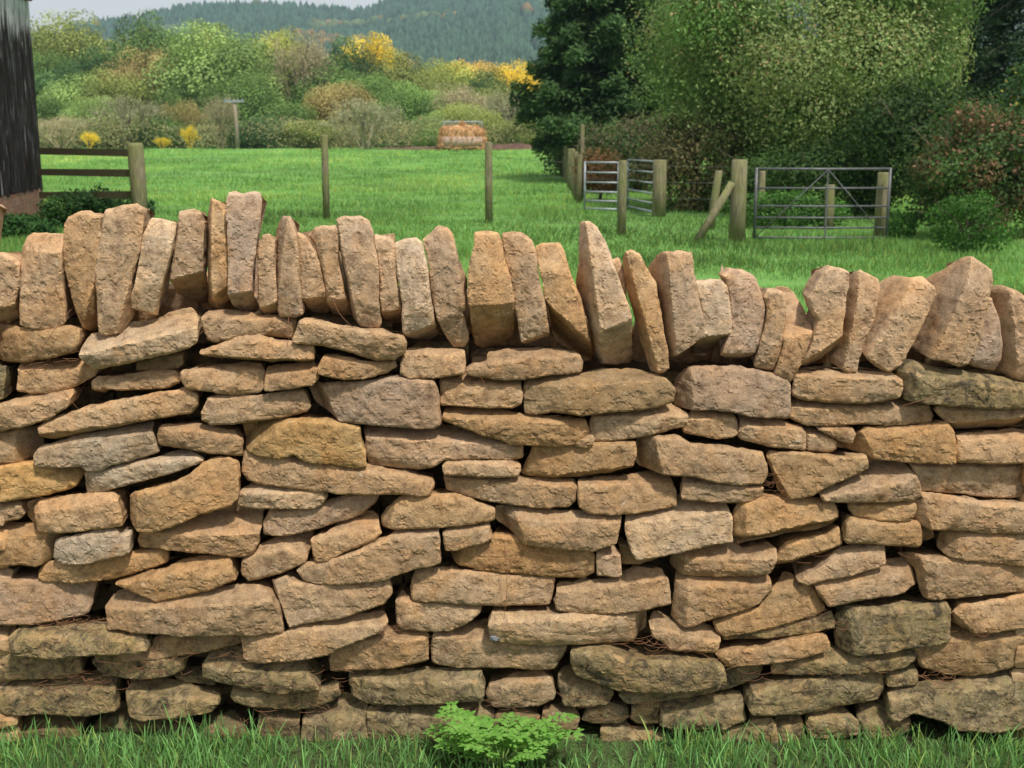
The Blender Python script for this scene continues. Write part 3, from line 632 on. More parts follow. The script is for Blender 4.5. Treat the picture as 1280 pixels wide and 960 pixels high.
# field grass in view
n=230000; yy=9.5*np.exp(RNG.random(n)*math.log(108/9.5)); xx=RNG.uniform(-.52,.52,n)*yy
XY=np.stack([xx,yy],1); h=RNG.uniform(.035,.10,n)*(1+.012*yy); patch=np.array([noise.fractal(Vector((x*.5,y*.5,0)),.8,2,3) for x,y in XY])
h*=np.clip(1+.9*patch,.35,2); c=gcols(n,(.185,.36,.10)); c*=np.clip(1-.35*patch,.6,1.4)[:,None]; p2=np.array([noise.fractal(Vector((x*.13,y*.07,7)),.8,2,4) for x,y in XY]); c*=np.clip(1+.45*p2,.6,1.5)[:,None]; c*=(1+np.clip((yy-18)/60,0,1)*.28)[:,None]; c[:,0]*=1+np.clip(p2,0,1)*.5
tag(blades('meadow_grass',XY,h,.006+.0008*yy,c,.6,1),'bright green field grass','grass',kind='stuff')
# verge at the foot of the wall
n=8200; xx=RNG.uniform(-1.9,1.9,n); yy=YB+.0-np.abs(RNG.normal(0,.16,n))-.01; dens=np.array([noise.noise(Vector((x*3.2,0,4))) for x in xx])
px=640+xx*530
dens += np.where(px<330,.42,0)+np.where((px>1000),.32,0)-np.where((px>760)&(px<980),.2,0)
keep=RNG.random(n)<np.clip(.5+dens,.12,1); XY=np.stack([xx,yy],1)[keep]; dk=dens[keep]
XY=np.concatenate([XY,np.stack([RNG.uniform(-2.3,2.3,14000),RNG.uniform(.9,2.75,14000)],1)]); dk=np.concatenate([dk,np.zeros(14000)])
h=RNG.uniform(.025,.078,len(XY))*np.clip(.8+dk*.6,.5,1.3)*np.where(RNG.random(len(XY))<.12,1.5,1)
tag(blades('verge_grass',XY,h,RNG.uniform(.0022,.0045,len(XY)),gcols(len(XY),(.17,.36,.11),.5),.75,2),'tufts of green grass along the wall foot','grass',kind='stuff')

# stalks and roots caught in the joints
def stalks():
    mb=MB()
    def strand(x,z,dx,dz,sag=.01,r=.0006,prot=.012):
        pts=[]
        for i in range(7):
            t=i/6; X=x+dx*t+.004*math.sin(5*t+x*50); Z=z+dz*t+math.sin(math.pi*t)*sag
            pts.append((X,yw(Z)-prot-.012*math.sin(math.pi*t),Z))
        mb.tube(pts,[r*1.0]*6+[r*.5],4,0,False)
    def P(px,py): return wallpt(px,py)
    for (x1,y1,x2,y2,s) in [(74,345,82,385,.02),(420,372,442,408,-.01),(446,312,435,345,.0),(95,385,40,455,.0),(60,465,105,510,.01),(365,395,362,430,.01),
                            (700,655,740,690,0),(632,680,632,770,0),(1125,505,1180,485,.0),(575,470,610,480,.03),(25,880,110,850,.02),(1150,840,1180,855,0),(1140,838,1165,852,.005)]:
        a=P(x1,y1); b=P(x2,y2); strand(a[0],a[1],b[0]-a[0],b[1]-a[1],s,.0007,.022)
    rnd=random.Random(3)
    for (cx,cy,sx,sy,k) in [(60,450,40,10,14),(90,850,60,14,46),(100,775,40,6,30),(1170,845,18,10,26),(830,800,40,12,34),(180,830,40,10,26),(490,785,14,20,24),(220,810,40,20,26),(400,860,20,30,30),
                            (640,700,60,12,14),(1185,800,60,30,16),(1000,840,60,14,20),(310,820,40,10,16),(560,800,60,10,14),(760,880,60,24,30),(860,830,60,20,20),(1020,775,30,10,20),(600,880,60,8,22),(280,900,60,20,24),(960,605,6,16,16),(340,850,30,10,20),(1060,700,50,6,10)]:
        for i in range(k):
            p=P(cx+rnd.gauss(0,sx*.6),cy+rnd.gauss(0,sy*.6)); a=rnd.uniform(-.5,.5)+(math.pi if rnd.random()<.5 else 0)
            L=rnd.uniform(.012,.06); strand(p[0],p[1],L*math.cos(a),L*math.sin(a)*.8,rnd.uniform(-.008,.008),rnd.uniform(.0003,.0006),rnd.uniform(.0,.02))
    o=mb.build('dry_stalks',M['twig'],None); tag(o,'reddish brown dead stalks and roots caught in the wall joints','dead stalks',kind='stuff')
stalks()

# feathery green herb at the foot of the wall
def herb():
    d=wallpt(628,948); bx=d[0]; by=YB-.13
    root=empty('wild_herb',(bx,by,0),'bright green feathery leafed herb growing at the foot of the wall','plant')
    rnd=random.Random(11); st=MB()
    for k in range(19):
        th=math.pi*2*k/19+rnd.uniform(-.2,.2); L=rnd.uniform(.10,.21); rise=rnd.uniform(.06,.135)
        dx,dy=math.cos(th)*L*1.0,math.sin(th)*L*.5
        pts=[Vector((bx+dx*t,by+dy*t,rise*(1-(1-t)**2)*1.0)) for t in (0,.25,.5,.75,1)]
        st.tube(pts,[.0016,.0014,.0012,.001,.0006],5)
        lv=MB(); tan=Vector((dx,dy,0)).normalized(); side=Vector((-tan.y,tan.x,0))
        def leaflet(p,dirv,s):
            dirv=dirv.normalized(); sd=dirv.cross(Vector((0,0,1))).normalized(); up=Vector((0,0,1))
            prof=[(0,.06),(.2,.32),(.3,.2),(.45,.42),(.55,.24),(.72,.34),(.8,.16),(1,.0)]
            n0=len(lv.V)
            for t,w in prof:
                c=p+dirv*s*t+up*s*.18*math.sin(t*3)
                lv.V.append(tuple(c-sd*w*s*.8-up*w*s*.2)); lv.V.append(tuple(c)); lv.V.append(tuple(c+sd*w*s*.8-up*w*s*.2))
            for i in range(len(prof)-1):
                q=n0+i*3; lv.F+= [(q,q+1,q+4,q+3),(q+1,q+2,q+5,q+4)]
        for t in np.linspace(.35,1,7):
            i=min(int(t*4),3); fr=t*4-i; p=pts[i].lerp(pts[min(i+1,4)],min(fr,1))
            s=.034*(1.15-.5*t)*rnd.uniform(.8,1.2)
            for sg in (-1,1):
                dv=tan*.6+side*sg+Vector((0,0,rnd.uniform(-.1,.35)))
                q=p+dv.normalized()*s*.9; leaflet(p,dv,s)
                for s2 in (-1,1): leaflet(q,dv+tan*.9*s2,s*.6)
        leaflet(pts[4],tan,.028)
        me_V=lv.V; o=lv.build('leaf',M['herb'],root,True)
    st.build('stem',M['herb_stem'],root)
m,nt,b,out=nmat('herb_leaf'); g=G(nt); g.L(g.mix(g.rng(g.noise(g.pos(),40,3),.35,.65),(.13,.31,.05),(.22,.43,.09)),b.inputs['Base Color'])
tr=g.n('ShaderNodeBsdfTranslucent'); tr.inputs[0].default_value=(.25,.5,.06,1); mx=g.n('ShaderNodeMixShader'); mx.inputs[0].default_value=.35
g.L(b.outputs[0],mx.inputs[1]); g.L(tr.outputs[0],mx.inputs[2]); g.L(mx.outputs[0],out.inputs[0]); M['herb']=m
M['herb_stem']=plain('herb_stem',(.2,.3,.08),.6)
herb()

# ------------------------------------------------------------------ foliage
def leaf_cloud(C, Nn, size, cols, aspect=.6, tilt=.9):
    """quads (rhombi) at C facing Nn roughly"""
    n=len(C); R=RNG.normal(0,1,(n,3)); nn=Nn+R*tilt*.6; nn/=np.linalg.norm(nn,axis=1)[:,None]+1e-9
    u=np.cross(nn,RNG.normal(0,1,(n,3))); u/=np.linalg.norm(u,axis=1)[:,None]+1e-9; v=np.cross(nn,u)
    s=(size*RNG.uniform(.6,1.3,n))[:,None]
    V=np.stack([C-u*s*.5,C-v*s*.5*aspect+u*s*.05,C+u*s*.5,C+v*s*.5*aspect+u*s*.05],1).reshape(-1,3)
    return V, np.repeat(np.concatenate([cols,np.ones((n,1))],1),4,0)
def cloud_mesh(name,V,C,mat):
    n=len(V)//4; me=fast_mesh(name,V,np.full(n,4),np.arange(4*n)); pcol(me,'leaf',C); me.materials.append(mat); return me
def crown_pts(n, lobes, shell=(.72,1.06)):
    """lobes: list (centre, radii)"""
    w=np.array([r[0]*r[2] for _,r in lobes]); w/=w.sum(); L=RNG.choice(len(lobes),n,p=w)
    d=RNG.normal(0,1,(n,3)); d/=np.linalg.norm(d,axis=1)[:,None]; rr=RNG.uniform(shell[0],shell[1],n)
    C=np.array([c for c,_ in lobes])[L]; Rr=np.array([r for _,r in lobes])[L]
    return C+d*Rr*rr[:,None], d, L
def lobes_in(k, ctr, rad, lr, rnd, flat=.8, low=-1.0):
    out=[]
    while len(out)<k:
        v=np.array([rnd.gauss(0,1) for _ in range(3)]); v/=np.linalg.norm(v)
        if v[2]<low: continue
        q=np.array(ctr)+v*np.array(rad)*rnd.uniform(.45,.85); r=rnd.uniform(*lr); out.append((q,np.array([r,r,r*flat])))
    return out
def mk_mesh(name, V, C, mat): return cloud_mesh(name, V, C, mat)
# --- prototypes for the wood, unit height 1, unit width 1
protos={'round':[],'bare':[],'shrub':[]}
for i in range(6):
    rnd=random.Random(40+i); lb=lobes_in(46,(0,0,.5),(.42,.42,.42),(.12,.2),rnd,.85)
    lb.append((np.array([0,0,.42]),np.array([.38,.38,.4])))
    P,d,L=crown_pts(30000,lb); lc=RNG.uniform(.6,1.35,len(lb))[L][:,None]*RNG.uniform(.84,1.16,(30000,1))*np.array([[1,1,1]])
    keep=P[:,2]>.02; V,C=leaf_cloud(P[keep],d[keep]+[0,0,.3],.021,lc[keep]); protos['round'].append(cloud_mesh('tree_crown',V,C,M['leaf_far']))
for i in range(3):
    rnd=random.Random(80+i); mb=MB(); leafP=[]
    def br(p,dv,L,r,dep):
        q=p+dv*L; mb.tube([p,q],[r,r*.6],4,0,False)
        if dep==0: leafP.append(q); return
        for _ in range(4):
            nd=(dv+Vector((rnd.gauss(0,.38),rnd.gauss(0,.38),rnd.gauss(.08,.25)))).normalized(); br(q,nd,L*rnd.uniform(.6,.82),r*.62,dep-1)
    for _ in range(9):
        br(Vector((rnd.uniform(-.06,.06),rnd.uniform(-.06,.06),0)),Vector((rnd.uniform(-.75,.75),rnd.uniform(-.75,.75),1)).normalized(),.3,.011,3)
    nb=len(mb.V)
    P=np.array([tuple(p) for p in leafP]); P=np.repeat(P,4,0)+RNG.normal(0,.03,(len(P)*4,3)); P=P[P[:,2]>.05]
    V,C=leaf_cloud(P,RNG.normal(0,1,P.shape),.022,np.tile(RNG.uniform(.7,1.3,(len(P),1)),(1,3)))
    Vt=np.array(mb.V); cnt=[len(f) for f in mb.F]+[4]*len(P); idx=[j for f in mb.F for j in f]+list(range(nb,nb+4*len(P)))
    me=fast_mesh('shrub_crown',np.concatenate([Vt,V]),cnt,idx); pcol(me,'leaf',np.concatenate([np.ones((nb,4))*.9,C])); me.materials.append(M['leaf_far']); protos['bare'].append(me)
tm=MB(); tm.tube([(0,0,0),(.01,0,.2),(0,.01,.45),(.02,0,.7)],[.03,.024,.018,.008],7,.1)
for k in range(6):
    a=k*1.05; tm.tube([(0,0,.25+.05*k),(.12*math.cos(a),.12*math.sin(a),.4+.05*k),(.25*math.cos(a),.25*math.sin(a),.52+.05*k)],[.012,.008,.004],5)
trunk_me=bpy.data.meshes.new('trunk'); trunk_me.from_pydata(tm.V,[],tm.F); trunk_me.materials.append(M['bark'])

GR={'dk':(.065,.12,.045),'gr':(.14,.215,.065),'ol':(.24,.26,.085),'yg':(.36,.36,.10),'br':(.34,.26,.12),'ye':(.75,.52,.05),'gy':(.33,.30,.21),'lg':(.25,.33,.12),'or':(.55,.36,.10),'pk':(.40,.32,.23)}
WOOD=[ # cx, top, width px, D, colour, proto, label
 (20,15,120,152,'gr','round','mid green tree rising behind the barn corner'),
 (98,12,118,150,'ol','round','tall olive green tree nearest the barn at the back of the wood'),
 (186,3,112,152,'gr','round','tallest green tree at the left skyline of the wood'),
 (268,10,66,156,'ol','round','yellowish topped tree at the foot of the distant hill'),
 (62,55,74,140,'gr','round','green tree close beside the barn wall'),
 (122,52,86,139,'dk','round','dark green tree left of the orange brown tree'),
 (182,44,90,134,'br','round','orange brown autumn tree in the left of the wood'),
 (277,28,146,130,'lg','round','broad light green tree behind the telegraph pole'),
 (232,90,60,126,'gr','round','small green tree under the orange brown tree'),
 (352,22,86,146,'yg','round','yellow green tree right of the broad light green tree'),
 (378,30,92,139,'pk','bare','nearly leafless tan tree in the middle of the wood'),
 (375,55,84,143,'ol','round','olive tree behind the nearly leafless tan tree'),
 (463,28,78,166,'ye','round','bright yellow tree showing above the wood'),
 (440,47,74,142,'dk','round','dark blue green tree in front of the bright yellow tree'),
 (500,58,104,144,'ol','round','olive tree right of the bright yellow tree'),
 (560,66,80,150,'yg','round','pale olive tree between the two yellow trees'),
 (592,70,84,172,'or','round','amber tree on the skyline left of the dark conifer'),
 (648,76,70,168,'ye','round','yellow orange tree just left of the dark conifer'),
 (600,78,68,148,'dk','round','dark green tree above the cattle feeder'),
 (548,92,70,136,'ol','round','brownish olive tree left of the cattle feeder'),
 (340,115,100,122,'gr','round','green tree right of the telegraph pole'),
 (428,98,92,127,'br','round','russet olive tree behind the grey leafless bush'),
 (505,108,76,122,'gr','round','green tree right of the grey leafless bush'),
 (455,126,104,108,'gy','bare','grey leafless bush in front of the wood'),
 (575,104,86,124,'pk','bare','pinkish grey leafless tree behind the cattle feeder'),
 (640,112,80,120,'gy','bare','grey leafless tree right of the cattle feeder'),
 (628,96,84,132,'ol','round','olive tree right of the dark green tree above the feeder'),
 (690,100,90,124,'gr','round','green tree behind the low branches of the dark conifer'),
 (118,120,66,119,'lg','round','small light green tree in front of the dark trees'),
 (163,124,100,112,'gy','bare','broad grey green bush beyond the field post and rail'),
 (150,140,80,118,'ol','round','olive bush behind the broad grey green bush'),
 (228,124,56,114,'br','bare','brown leafless bush left of the telegraph pole'),
 (76,150,70,109,'pk','bare','pale tan bushes right beside the barn'),
 (60,118,70,121,'gr','round','low green tree beside the barn'),
 (276,118,42,107,'pk','bare','thin pale sapling left of the telegraph pole'),
 (318,148,66,112,'dk','round','dark low tree right of the telegraph pole'),
 (386,150,66,112,'ol','round','low olive bush left of the grey leafless bush'),
 (545,142,56,113,'lg','round','small light green bush left of the cattle feeder'),
 (237,163,24,106,'ye','bare','bright yellow bush nearest the telegraph pole'),
 (202,178,24,106,'ye','bare','low yellow bush between the two other yellow bushes'),
 (110,170,26,106,'ye','bare','yellow bush nearest the barn'),
 (145,88,84,128,'ol','round','olive tree between the barn and the orange brown tree'),
 (35,78,90,132,'dk','round','dark tree half hidden by the barn'),
 (305,92,92,119,'gr','round','mid green tree right beside the top of the telegraph pole'),
 (410,66,84,138,'gr','round','green tree left of the dark blue green tree'),
 (470,86,90,131,'gr','round','green tree below the bright yellow tree'),
 (525,112,80,126,'lg','round','light green tree left of the feeder and above the small bush'),
 (585,128,76,114,'ol','round','low olive tree directly behind the cattle feeder'),
 (655,140,66,112,'ol','round','low olive bush at the right end of the field edge'),
 (95,96,92,127,'lg','round','light green tree in front of the tall olive tree'),
 (205,140,62,113,'gr','round','small green bush in front of the orange brown tree'),
 (760,60,120,150,'gr','round','tall green tree far behind the dark conifer'),
 (-60,25,140,150,'gr','round','green tree of the wood behind the barn roof'),
]
for i,(cx,top,w,D,col,pr,lab) in enumerate(WOOD):
    x=xat(cx,170,D); zb=gz(x,D)-.1; zt=zat(top-9,D); H=zt-zb; W=w/F*D*1.12
    yellow_small = w<30
    root=empty('yellow_bush' if yellow_small else ('broadleaf_tree' if pr=='round' else 'leafless_shrub'),(x,D,zb),lab,'tree' if H>5 else 'bush','trees and bushes of the wood beyond the field')
    lo = bpy.data.objects.new('crown',protos[pr][i%len(protos[pr])]); COL.objects.link(lo); lo.parent=root
    rz=random.uniform(0,6.28); lo.rotation_euler.z=rz
    if pr=='bare': lo.scale=(W*.8,W*.8,H/.9)
    else: lo.scale=(W*1.2,W*1.2,H*1.06)
    if pr=='round':
        lo.location.z=-.06*H if H>5 else -.1*H
    c=GR[col]; k=random.uniform(.82,1.2); k*=1.28; lo.color=(c[0]*k*.96,c[1]*k*1.03,c[2]*k*.9,1)
    t=bpy.data.objects.new('trunk',trunk_me); COL.objects.link(t); t.parent=root; t.scale=(H*.8,H*.8,H)
# undergrowth strip under the wood
n=60000; x=RNG.uniform(-60,34,n); y=RNG.uniform(109,120,n); hz=np.array([1.3+1.3*noise.noise(Vector((a*.22,b*.2,0)))+.5*noise.noise(Vector((a*.9,b*.9,0))) for a,b in zip(x,y)])+1.0
z=np.array([gz(a,b) for a,b in zip(x,y)])+np.clip(hz,.3,3)*RNG.random(n)**.6
cc=np.array([.22,.25,.11])*RNG.uniform(.5,1.4,(n,1)); tn=RNG.random(n)<.35; cc[tn]*=[1.6,1.2,1.2]
V,C=leaf_cloud(np.stack([x,y,z],1),np.tile([0,-.6,.6],(n,1)),.2,cc); me=cloud_mesh('undergrowth',V,C,M['leaf_far']); o=bpy.data.objects.new('undergrowth',me); COL.objects.link(o); tag(o,'tangled brown green undergrowth along the edge of the wood','undergrowth',kind='stuff')

# --- distant hill with plantation
RIDGE_P=[(-900,60),(-200,45),(120,30),(225,14),(245,7),(290,2),(380,3),(430,8),(452,11),(475,6),(510,-8),(600,-25),(680,-40),(900,-60),(1300,-40),(2300,10)]
def hill_h(x,y):
    """height of the hill at x,y"""
    px=640+x/y*F*ct if y>0 else 640
    row=float(np.interp(px,[p[0] for p in RIDGE_P],[p[1] for p in RIDGE_P]))
    top=zat(row,1500)-9
    t=min(max((y-620)/880.0,0),1); s=t**1.15
    fold=noise.fractal(Vector((x*.004,y*.004,2)),.8,2,3)*14*math.sin(math.pi*min(t,1))
    return 6+ s*(top-6)+fold
def hills():
    xs=np.linspace(-1500,1500,121); ys=np.linspace(620,1560,48); V=[]
    for y in ys:
        for x in xs: V.append((x,y,hill_h(x,min(y,1500))-(max(0,y-1500)*.6)))
    nx=len(xs); Fc=[(j*nx+i,j*nx+i+1,(j+1)*nx+i+1,(j+1)*nx+i) for j in range(len(ys)-1) for i in range(nx-1)]
    o=mesh_obj('wooded_hill',V,Fc,plain('forest_floor',(.03,.045,.02),1,0,.4,.02),None,True); tag(o,kind='structure')
hills()
n=13000; y=RNG.uniform(640,1505,n); x=RNG.uniform(-.36,.12,n)*y
P=np.array([(a,b,hill_h(a,b)) for a,b in zip(x,y)]); kinds=np.array([noise.fractal(Vector((a*.006,b*.006,9)),.8,2,3) for a,b in zip(x,y)])
R=RNG.uniform(3.4,5.6,n); Hh=RNG.uniform(9,14,n); con=kinds<.25
Vs=[];cnts=[];ids=[];Cs=[]; base=0
dirs=[(math.cos(a),math.sin(a)) for a in np.linspace(0,2*math.pi,7)[:-1]]
for i in range(n):
    h=Hh[i]; r=R[i]*(.75 if con[i] else 1.0); prof=[(0,.9),(.35,1.0),(.7,.5)] if con[i] else [(0,.7),(.5,1.15),(.85,.7)]
    c = np.array([.05,.10,.055]) if con[i] else (np.array([.11,.15,.055]) if RNG.random()<.8 else np.array([.2,.13,.04]))
    c=c*RNG.uniform(.6,1.5)
    for t,w in prof:
        for dx,dy in dirs:
            j=RNG.uniform(.75,1.25); Vs.append((P[i,0]+dx*r*w*j,P[i,1]+dy*r*w*j,P[i,2]+h*t*RNG.uniform(.85,1.1)))
    Vs.append((P[i,0],P[i,1],P[i,2]+h)); Cs+= [tuple(c)+(1,)]*19
    for l in range(2):
        for k in range(6): ids+=[base+l*6+k,base+l*6+(k+1)%6,base+l*6+6+(k+1)%6,base+l*6+6+k]; cnts.append(4)
    for k in range(6): ids+=[base+12+k,base+12+(k+1)%6,base+18]; cnts.append(3)
    base+=19
me=fast_mesh('hill_forest',np.array(Vs),cnts,ids); pcol(me,'leaf',Cs); me.materials.append(M['leaf_far']); o=bpy.data.objects.new('hill_forest',me); COL.objects.link(o)
tag(o,'blue green forest covering the distant hill','forest',kind='stuff')

# --- conifers
def conifer(name, x, y, zlow, H, R, lab, n=17000, col=(.022,.05,.02), seed=1, droop=.35):
    zb=gz(x,y); root=empty(name,(x,y,zb),lab,'tree'); rnd=random.Random(seed); mb=MB()
    mb.tube([(0,0,-.1),(.02,0,H*.4),(0,.03,H*.8),(0,0,H)],[.02*H+.05,.016*H,.008*H,.01],9,.08)
    o=mesh_obj('trunk',mb.V,mb.F,M['bark'],root,True)
    Cs=[];Ns=[];cl=[]; bm=MB(); nb=int(15*H)
    for b in range(nb):
        t=(b/nb)**.9; z=zlow+(H-zlow)*t; L=R*(1-t)**.75*rnd.uniform(.7,1.1)+.15; a=b*2.4+rnd.uniform(-.4,.4)
        d=np.array([math.cos(a),math.sin(a)]); up=rnd.uniform(-.15,.32)
        pts=[(d[0]*L*s,d[1]*L*s,z+up*L*s-droop*L*s*s+.12*L*max(0,s-.75)*2) for s in (0,.33,.66,1)]
        bm.tube(pts,[.035*(1-t)+.01,.02,.012,.005],5)
        m=int(n*2.4/nb*(.25+1.5*(1-t))); s=rnd.random()
        ss=RNG.random(m)**.6; side=RNG.normal(0,.19,m)*L*(1.15-ss)*1.4; drp=RNG.normal(-.10,.15,m)-np.abs(side)*rnd.uniform(.1,.6)
        px=d[0]*L*ss-d[1]*side; py=d[1]*L*ss+d[0]*side; pz=z+up*L*ss-droop*L*ss*ss+.24*L*np.clip(ss-.75,0,1)+drp
        Cs.append(np.stack([px,py,pz],1)); Ns.append(np.tile([d[0]*.4,d[1]*.4,.9],(m,1)))
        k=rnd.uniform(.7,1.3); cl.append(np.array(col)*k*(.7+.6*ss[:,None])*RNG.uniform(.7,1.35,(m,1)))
    V,C=leaf_cloud(np.concatenate(Cs),np.concatenate(Ns),.17*max(1,R/3),np.concatenate(cl),.38,.8)
    mesh_obj('branch_frame',bm.V,bm.F,M['bark'],root)
    me=cloud_mesh('needles',V,C,M['leaf']); o=bpy.data.objects.new('needles',me); COL.objects.link(o); o.parent=root
    return root
conifer('conifer_tree',xat(752,170,45),45,2.0,11.5,3.8,'dark green spreading conifer with a bare lower trunk beyond the metal gate',42000,(.052,.105,.033),3,.26)
conifer('conifer_tree',xat(1200,170,36),36,.8,14,2.4,'mid green conifer behind the right edge of the big round tree',20000,(.07,.14,.055),5,.5)
conifer('conifer_tree',xat(1285,170,33),33,.6,15,2.8,'very dark conifer at the right edge behind the bramble thicket',22000,(.03,.06,.026),6,.45)
conifer('conifer_tree',xat(1100,170,44),44,1,15,3.0,'dark conifer hidden mostly behind the big round tree',12000,(.028,.055,.024),8,.45)
conifer('conifer_tree',xat(840,170,50),50,1.2,13,3.4,'dark conifer between the spreading conifer and the big round tree',16000,(.04,.085,.03),9,.3)

# --- bushes and trees near the gates
def bush(name,cat,x,y,rx,ry,H,lab,n,size,cols,zc=.5,seed=1,lobes=30,lr=(.16,.3),trunk=True,low=-1,bare=.0,tips=None):
    zb=gz(x,y); root=empty(name,(x,y,zb),lab,cat); rnd=random.Random(seed)
    lb=lobes_in(lobes,(0,0,H*zc),(rx*.82,ry*.82,H*(1-zc)*.86),(lr[0]*min(rx,H),lr[1]*min(rx,H)),rnd,.8,low)
    lb.append((np.array([0,0,H*zc]),np.array([rx*.72,ry*.72,H*(1-zc)*.8])))
    P,d,L=crown_pts(n,lb,(.55,1.1)); pc=np.array(cols)[RNG.choice(len(cols),len(lb))][L]
    mixn=RNG.random((n,1)); other=np.array(cols)[RNG.choice(len(cols),n)]; pc=np.where(mixn<.2,other,pc)*RNG.uniform(.72,1.28,(n,1))*RNG.uniform(.7,1.3,len(lb))[L][:,None]
    if tips is not None:
        q=(RNG.random(n)<.09)&(d[:,2]>-.2); pc[q]=np.array(tips)*RNG.uniform(.6,1.4,(q.sum(),1))
    keep=P[:,2]>.03; V,C=leaf_cloud(P[keep],d[keep]+[0,0,.25],size,pc[keep],.55)
    me=cloud_mesh('crown',V,C,M['leaf']); o=bpy.data.objects.new('crown',me); COL.objects.link(o); o.parent=root
    mb=MB(); k=7
    mb.tube([(0,0,-.05),(.03,0,H*.25),(0,.02,H*.55)],[.035*H,.025*H,.012*H],8,.1)
    for i in range(k):
        a=i*2*math.pi/k+rnd.uniform(-.3,.3); r=rnd.uniform(.5,.8)
        mb.tube([(0,0,H*(.06+.05*i)),(rx*r*.4*math.cos(a),ry*r*.4*math.sin(a),H*(.3+.05*i)),(rx*r*math.cos(a),ry*r*math.sin(a),H*rnd.uniform(.5,.85))],[.014*H,.009*H,.003*H],6,.1)
    mesh_obj('trunk',mb.V,mb.F,M['bark'],root,True)
    return root
gA=[(.20,.31,.10),(.17,.29,.09),(.26,.34,.13),(.14,.25,.08)]
bush('round_tree','tree',xat(995,170,27),27.5,4.9,4.0,7.6,'big round green tree tinged reddish brown behind the closed field gate',190000,.085,gA+[(.24,.29,.11)],.46,21,85,(.15,.25),low=-.95,tips=(.40,.31,.16))
bush('hawthorn_bush','bush',xat(872,240,26),26.5,1.7,1.3,2.3,'olive brown bush between the open gate and the thick gate post',13000,.085,[(.11,.13,.045),(.15,.13,.06),(.08,.11,.04)],.45,22,30)
bush('green_bush','bush',xat(800,200,36),37,2.4,1.6,2.6,'grey green bush behind the open metal gate',12000,.11,[(.11,.14,.06),(.14,.13,.07),(.07,.12,.04)],.45,23,34)
bush('green_bush','bush',xat(728,190,50),50,2.6,3.5,2.6,'green bush beside the tall thin post at the foot of the conifer',9000,.15,[(.07,.12,.035),(.09,.13,.05)],.45,24,30)
bush('russet_bush','bush',xat(752,235,31),31.5,.95,.8,1.5,'rust coloured bush showing through the bars of the open gate',5000,.08,[(.28,.12,.05),(.2,.11,.05),(.12,.12,.05)],.5,25,18)
bush('dark_bush','bush',xat(1000,260,25),24.6,2.6,1.0,1.7,'low dark undergrowth behind the closed field gate',14000,.08,[(.045,.09,.025),(.06,.12,.03),(.03,.06,.02)],.4,26,36)
bush('nettle_patch','plants',xat(985,280,21),21.3,1.6,.6,.75,'bright green nettles just behind the closed field gate',7000,.055,[(.08,.19,.04),(.1,.23,.05)],.4,27,26)
bush('dark_bush','bush',xat(1160,250,24),24,2.3,1.5,3.0,'dark green bush right of the closed field gate',20000,.085,[(.04,.085,.025),(.06,.11,.03),(.03,.06,.02)],.45,28,40)
bush('bramble_thicket','bush',xat(1240,230,18.5),18.8,1.7,1.2,2.45,'tall reddish brown and green bramble thicket at the right edge',21000,.07,[(.14,.14,.06),(.09,.16,.05),(.2,.13,.07),(.08,.15,.045)],.45,29,60,(.1,.22),tips=(.34,.18,.12))
bush('bramble_thicket','bush',xat(1345,230,18.5),19.5,1.5,1.3,3.2,'broad leafed green bush with yellow leaves beyond the bramble thicket',15000,.09,[(.06,.13,.04),(.05,.11,.045),(.3,.27,.05)],.5,30,40)
bush('nettle_patch','plants',xat(1208,290,16.6),16.6,.72,.5,.95,'clump of bright green nettles in front of the bramble thicket',5200,.045,[(.075,.19,.035),(.06,.15,.03)],.4,31,22)
bush('nettle_patch','plants',xat(1125,290,19),19,.35,.3,.5,'small clump of nettles beside the hinge end of the closed gate',2000,.045,[(.08,.2,.04)],.4,32,12)
bush('ivy_patch','plants',xat(105,265,21),21.6,1.35,.7,.78,'dark green weeds in front of the post and rail fence beside the barn',9000,.075,[(.05,.13,.035),(.04,.1,.03),(.08,.17,.04)],.4,33,34)
bush('ivy_patch','plants',xat(20,290,20),19.2,1.4,.6,.45,'low dark green weeds along the foot of the barn',6000,.07,[(.045,.12,.03),(.03,.09,.025)],.4,34,30)

# ------------------------------------------------------------------ fences, gates, barn
def post(mb,x,y,h,r,n=12,lean=(0,0),zb=None):
    z=gz(x,y) if zb is None else zb; mb.tube([(x,y,z-.1),(x+lean[0]*.5,y+lean[1]*.5,z+h*.5),(x+lean[0],y+lean[1],z+h-.02),(x+lean[0],y+lean[1],z+h)],[r*1.04,r,r*.97,r*.86],n,.05)
wf=empty('wire_fence',(xat(611,270,22),22,0),'sparse wire fence of slim round posts crossing the field behind the wall','fence')
wp=[(407,24.0,1.64,.07),(611,22.6,1.5,.07),(778,19.8,1.21,.072)]
tops=[]
for (px,D,h,r) in wp:
    mb=MB(); x=xat(px,230,D); post(mb,x,D,h,r); mb.build('post',M['post'],wf,True); tops.append((x,D,h))
tops=[(xat(175,220,20.2),20.2,1.4)]+tops+[(xat(921,240,18.6),18.6,1.2)]
for k in range(5):
    mb=MB()
    for a,b in zip(tops[:-1],tops[1:]):
        za=.15+(min(a[2],1.3)-.22)*k/4; zb2=.15+(min(b[2],1.3)-.22)*k/4
        mb.tube([(a[0],a[1]-.08,za),((a[0]+b[0])/2,(a[1]+b[1])/2-.08,(za+zb2)/2-.015),(b[0],b[1]-.08,zb2)],.0022,5)
    mb.build('wire',M['wire'],wf)
ff=empty('field_fence',(xat(722,220,31),31,0),'old post and wire fence running away along the right side of the field','fence')
prev=None; pp=[(724,30.0),(721,31.8),(718,34),(714.8,36.5),(711.6,39.5),(708.5,43),(705.4,47),(702.2,52),(699,58),(696,65),(693.5,73),(691,83)]
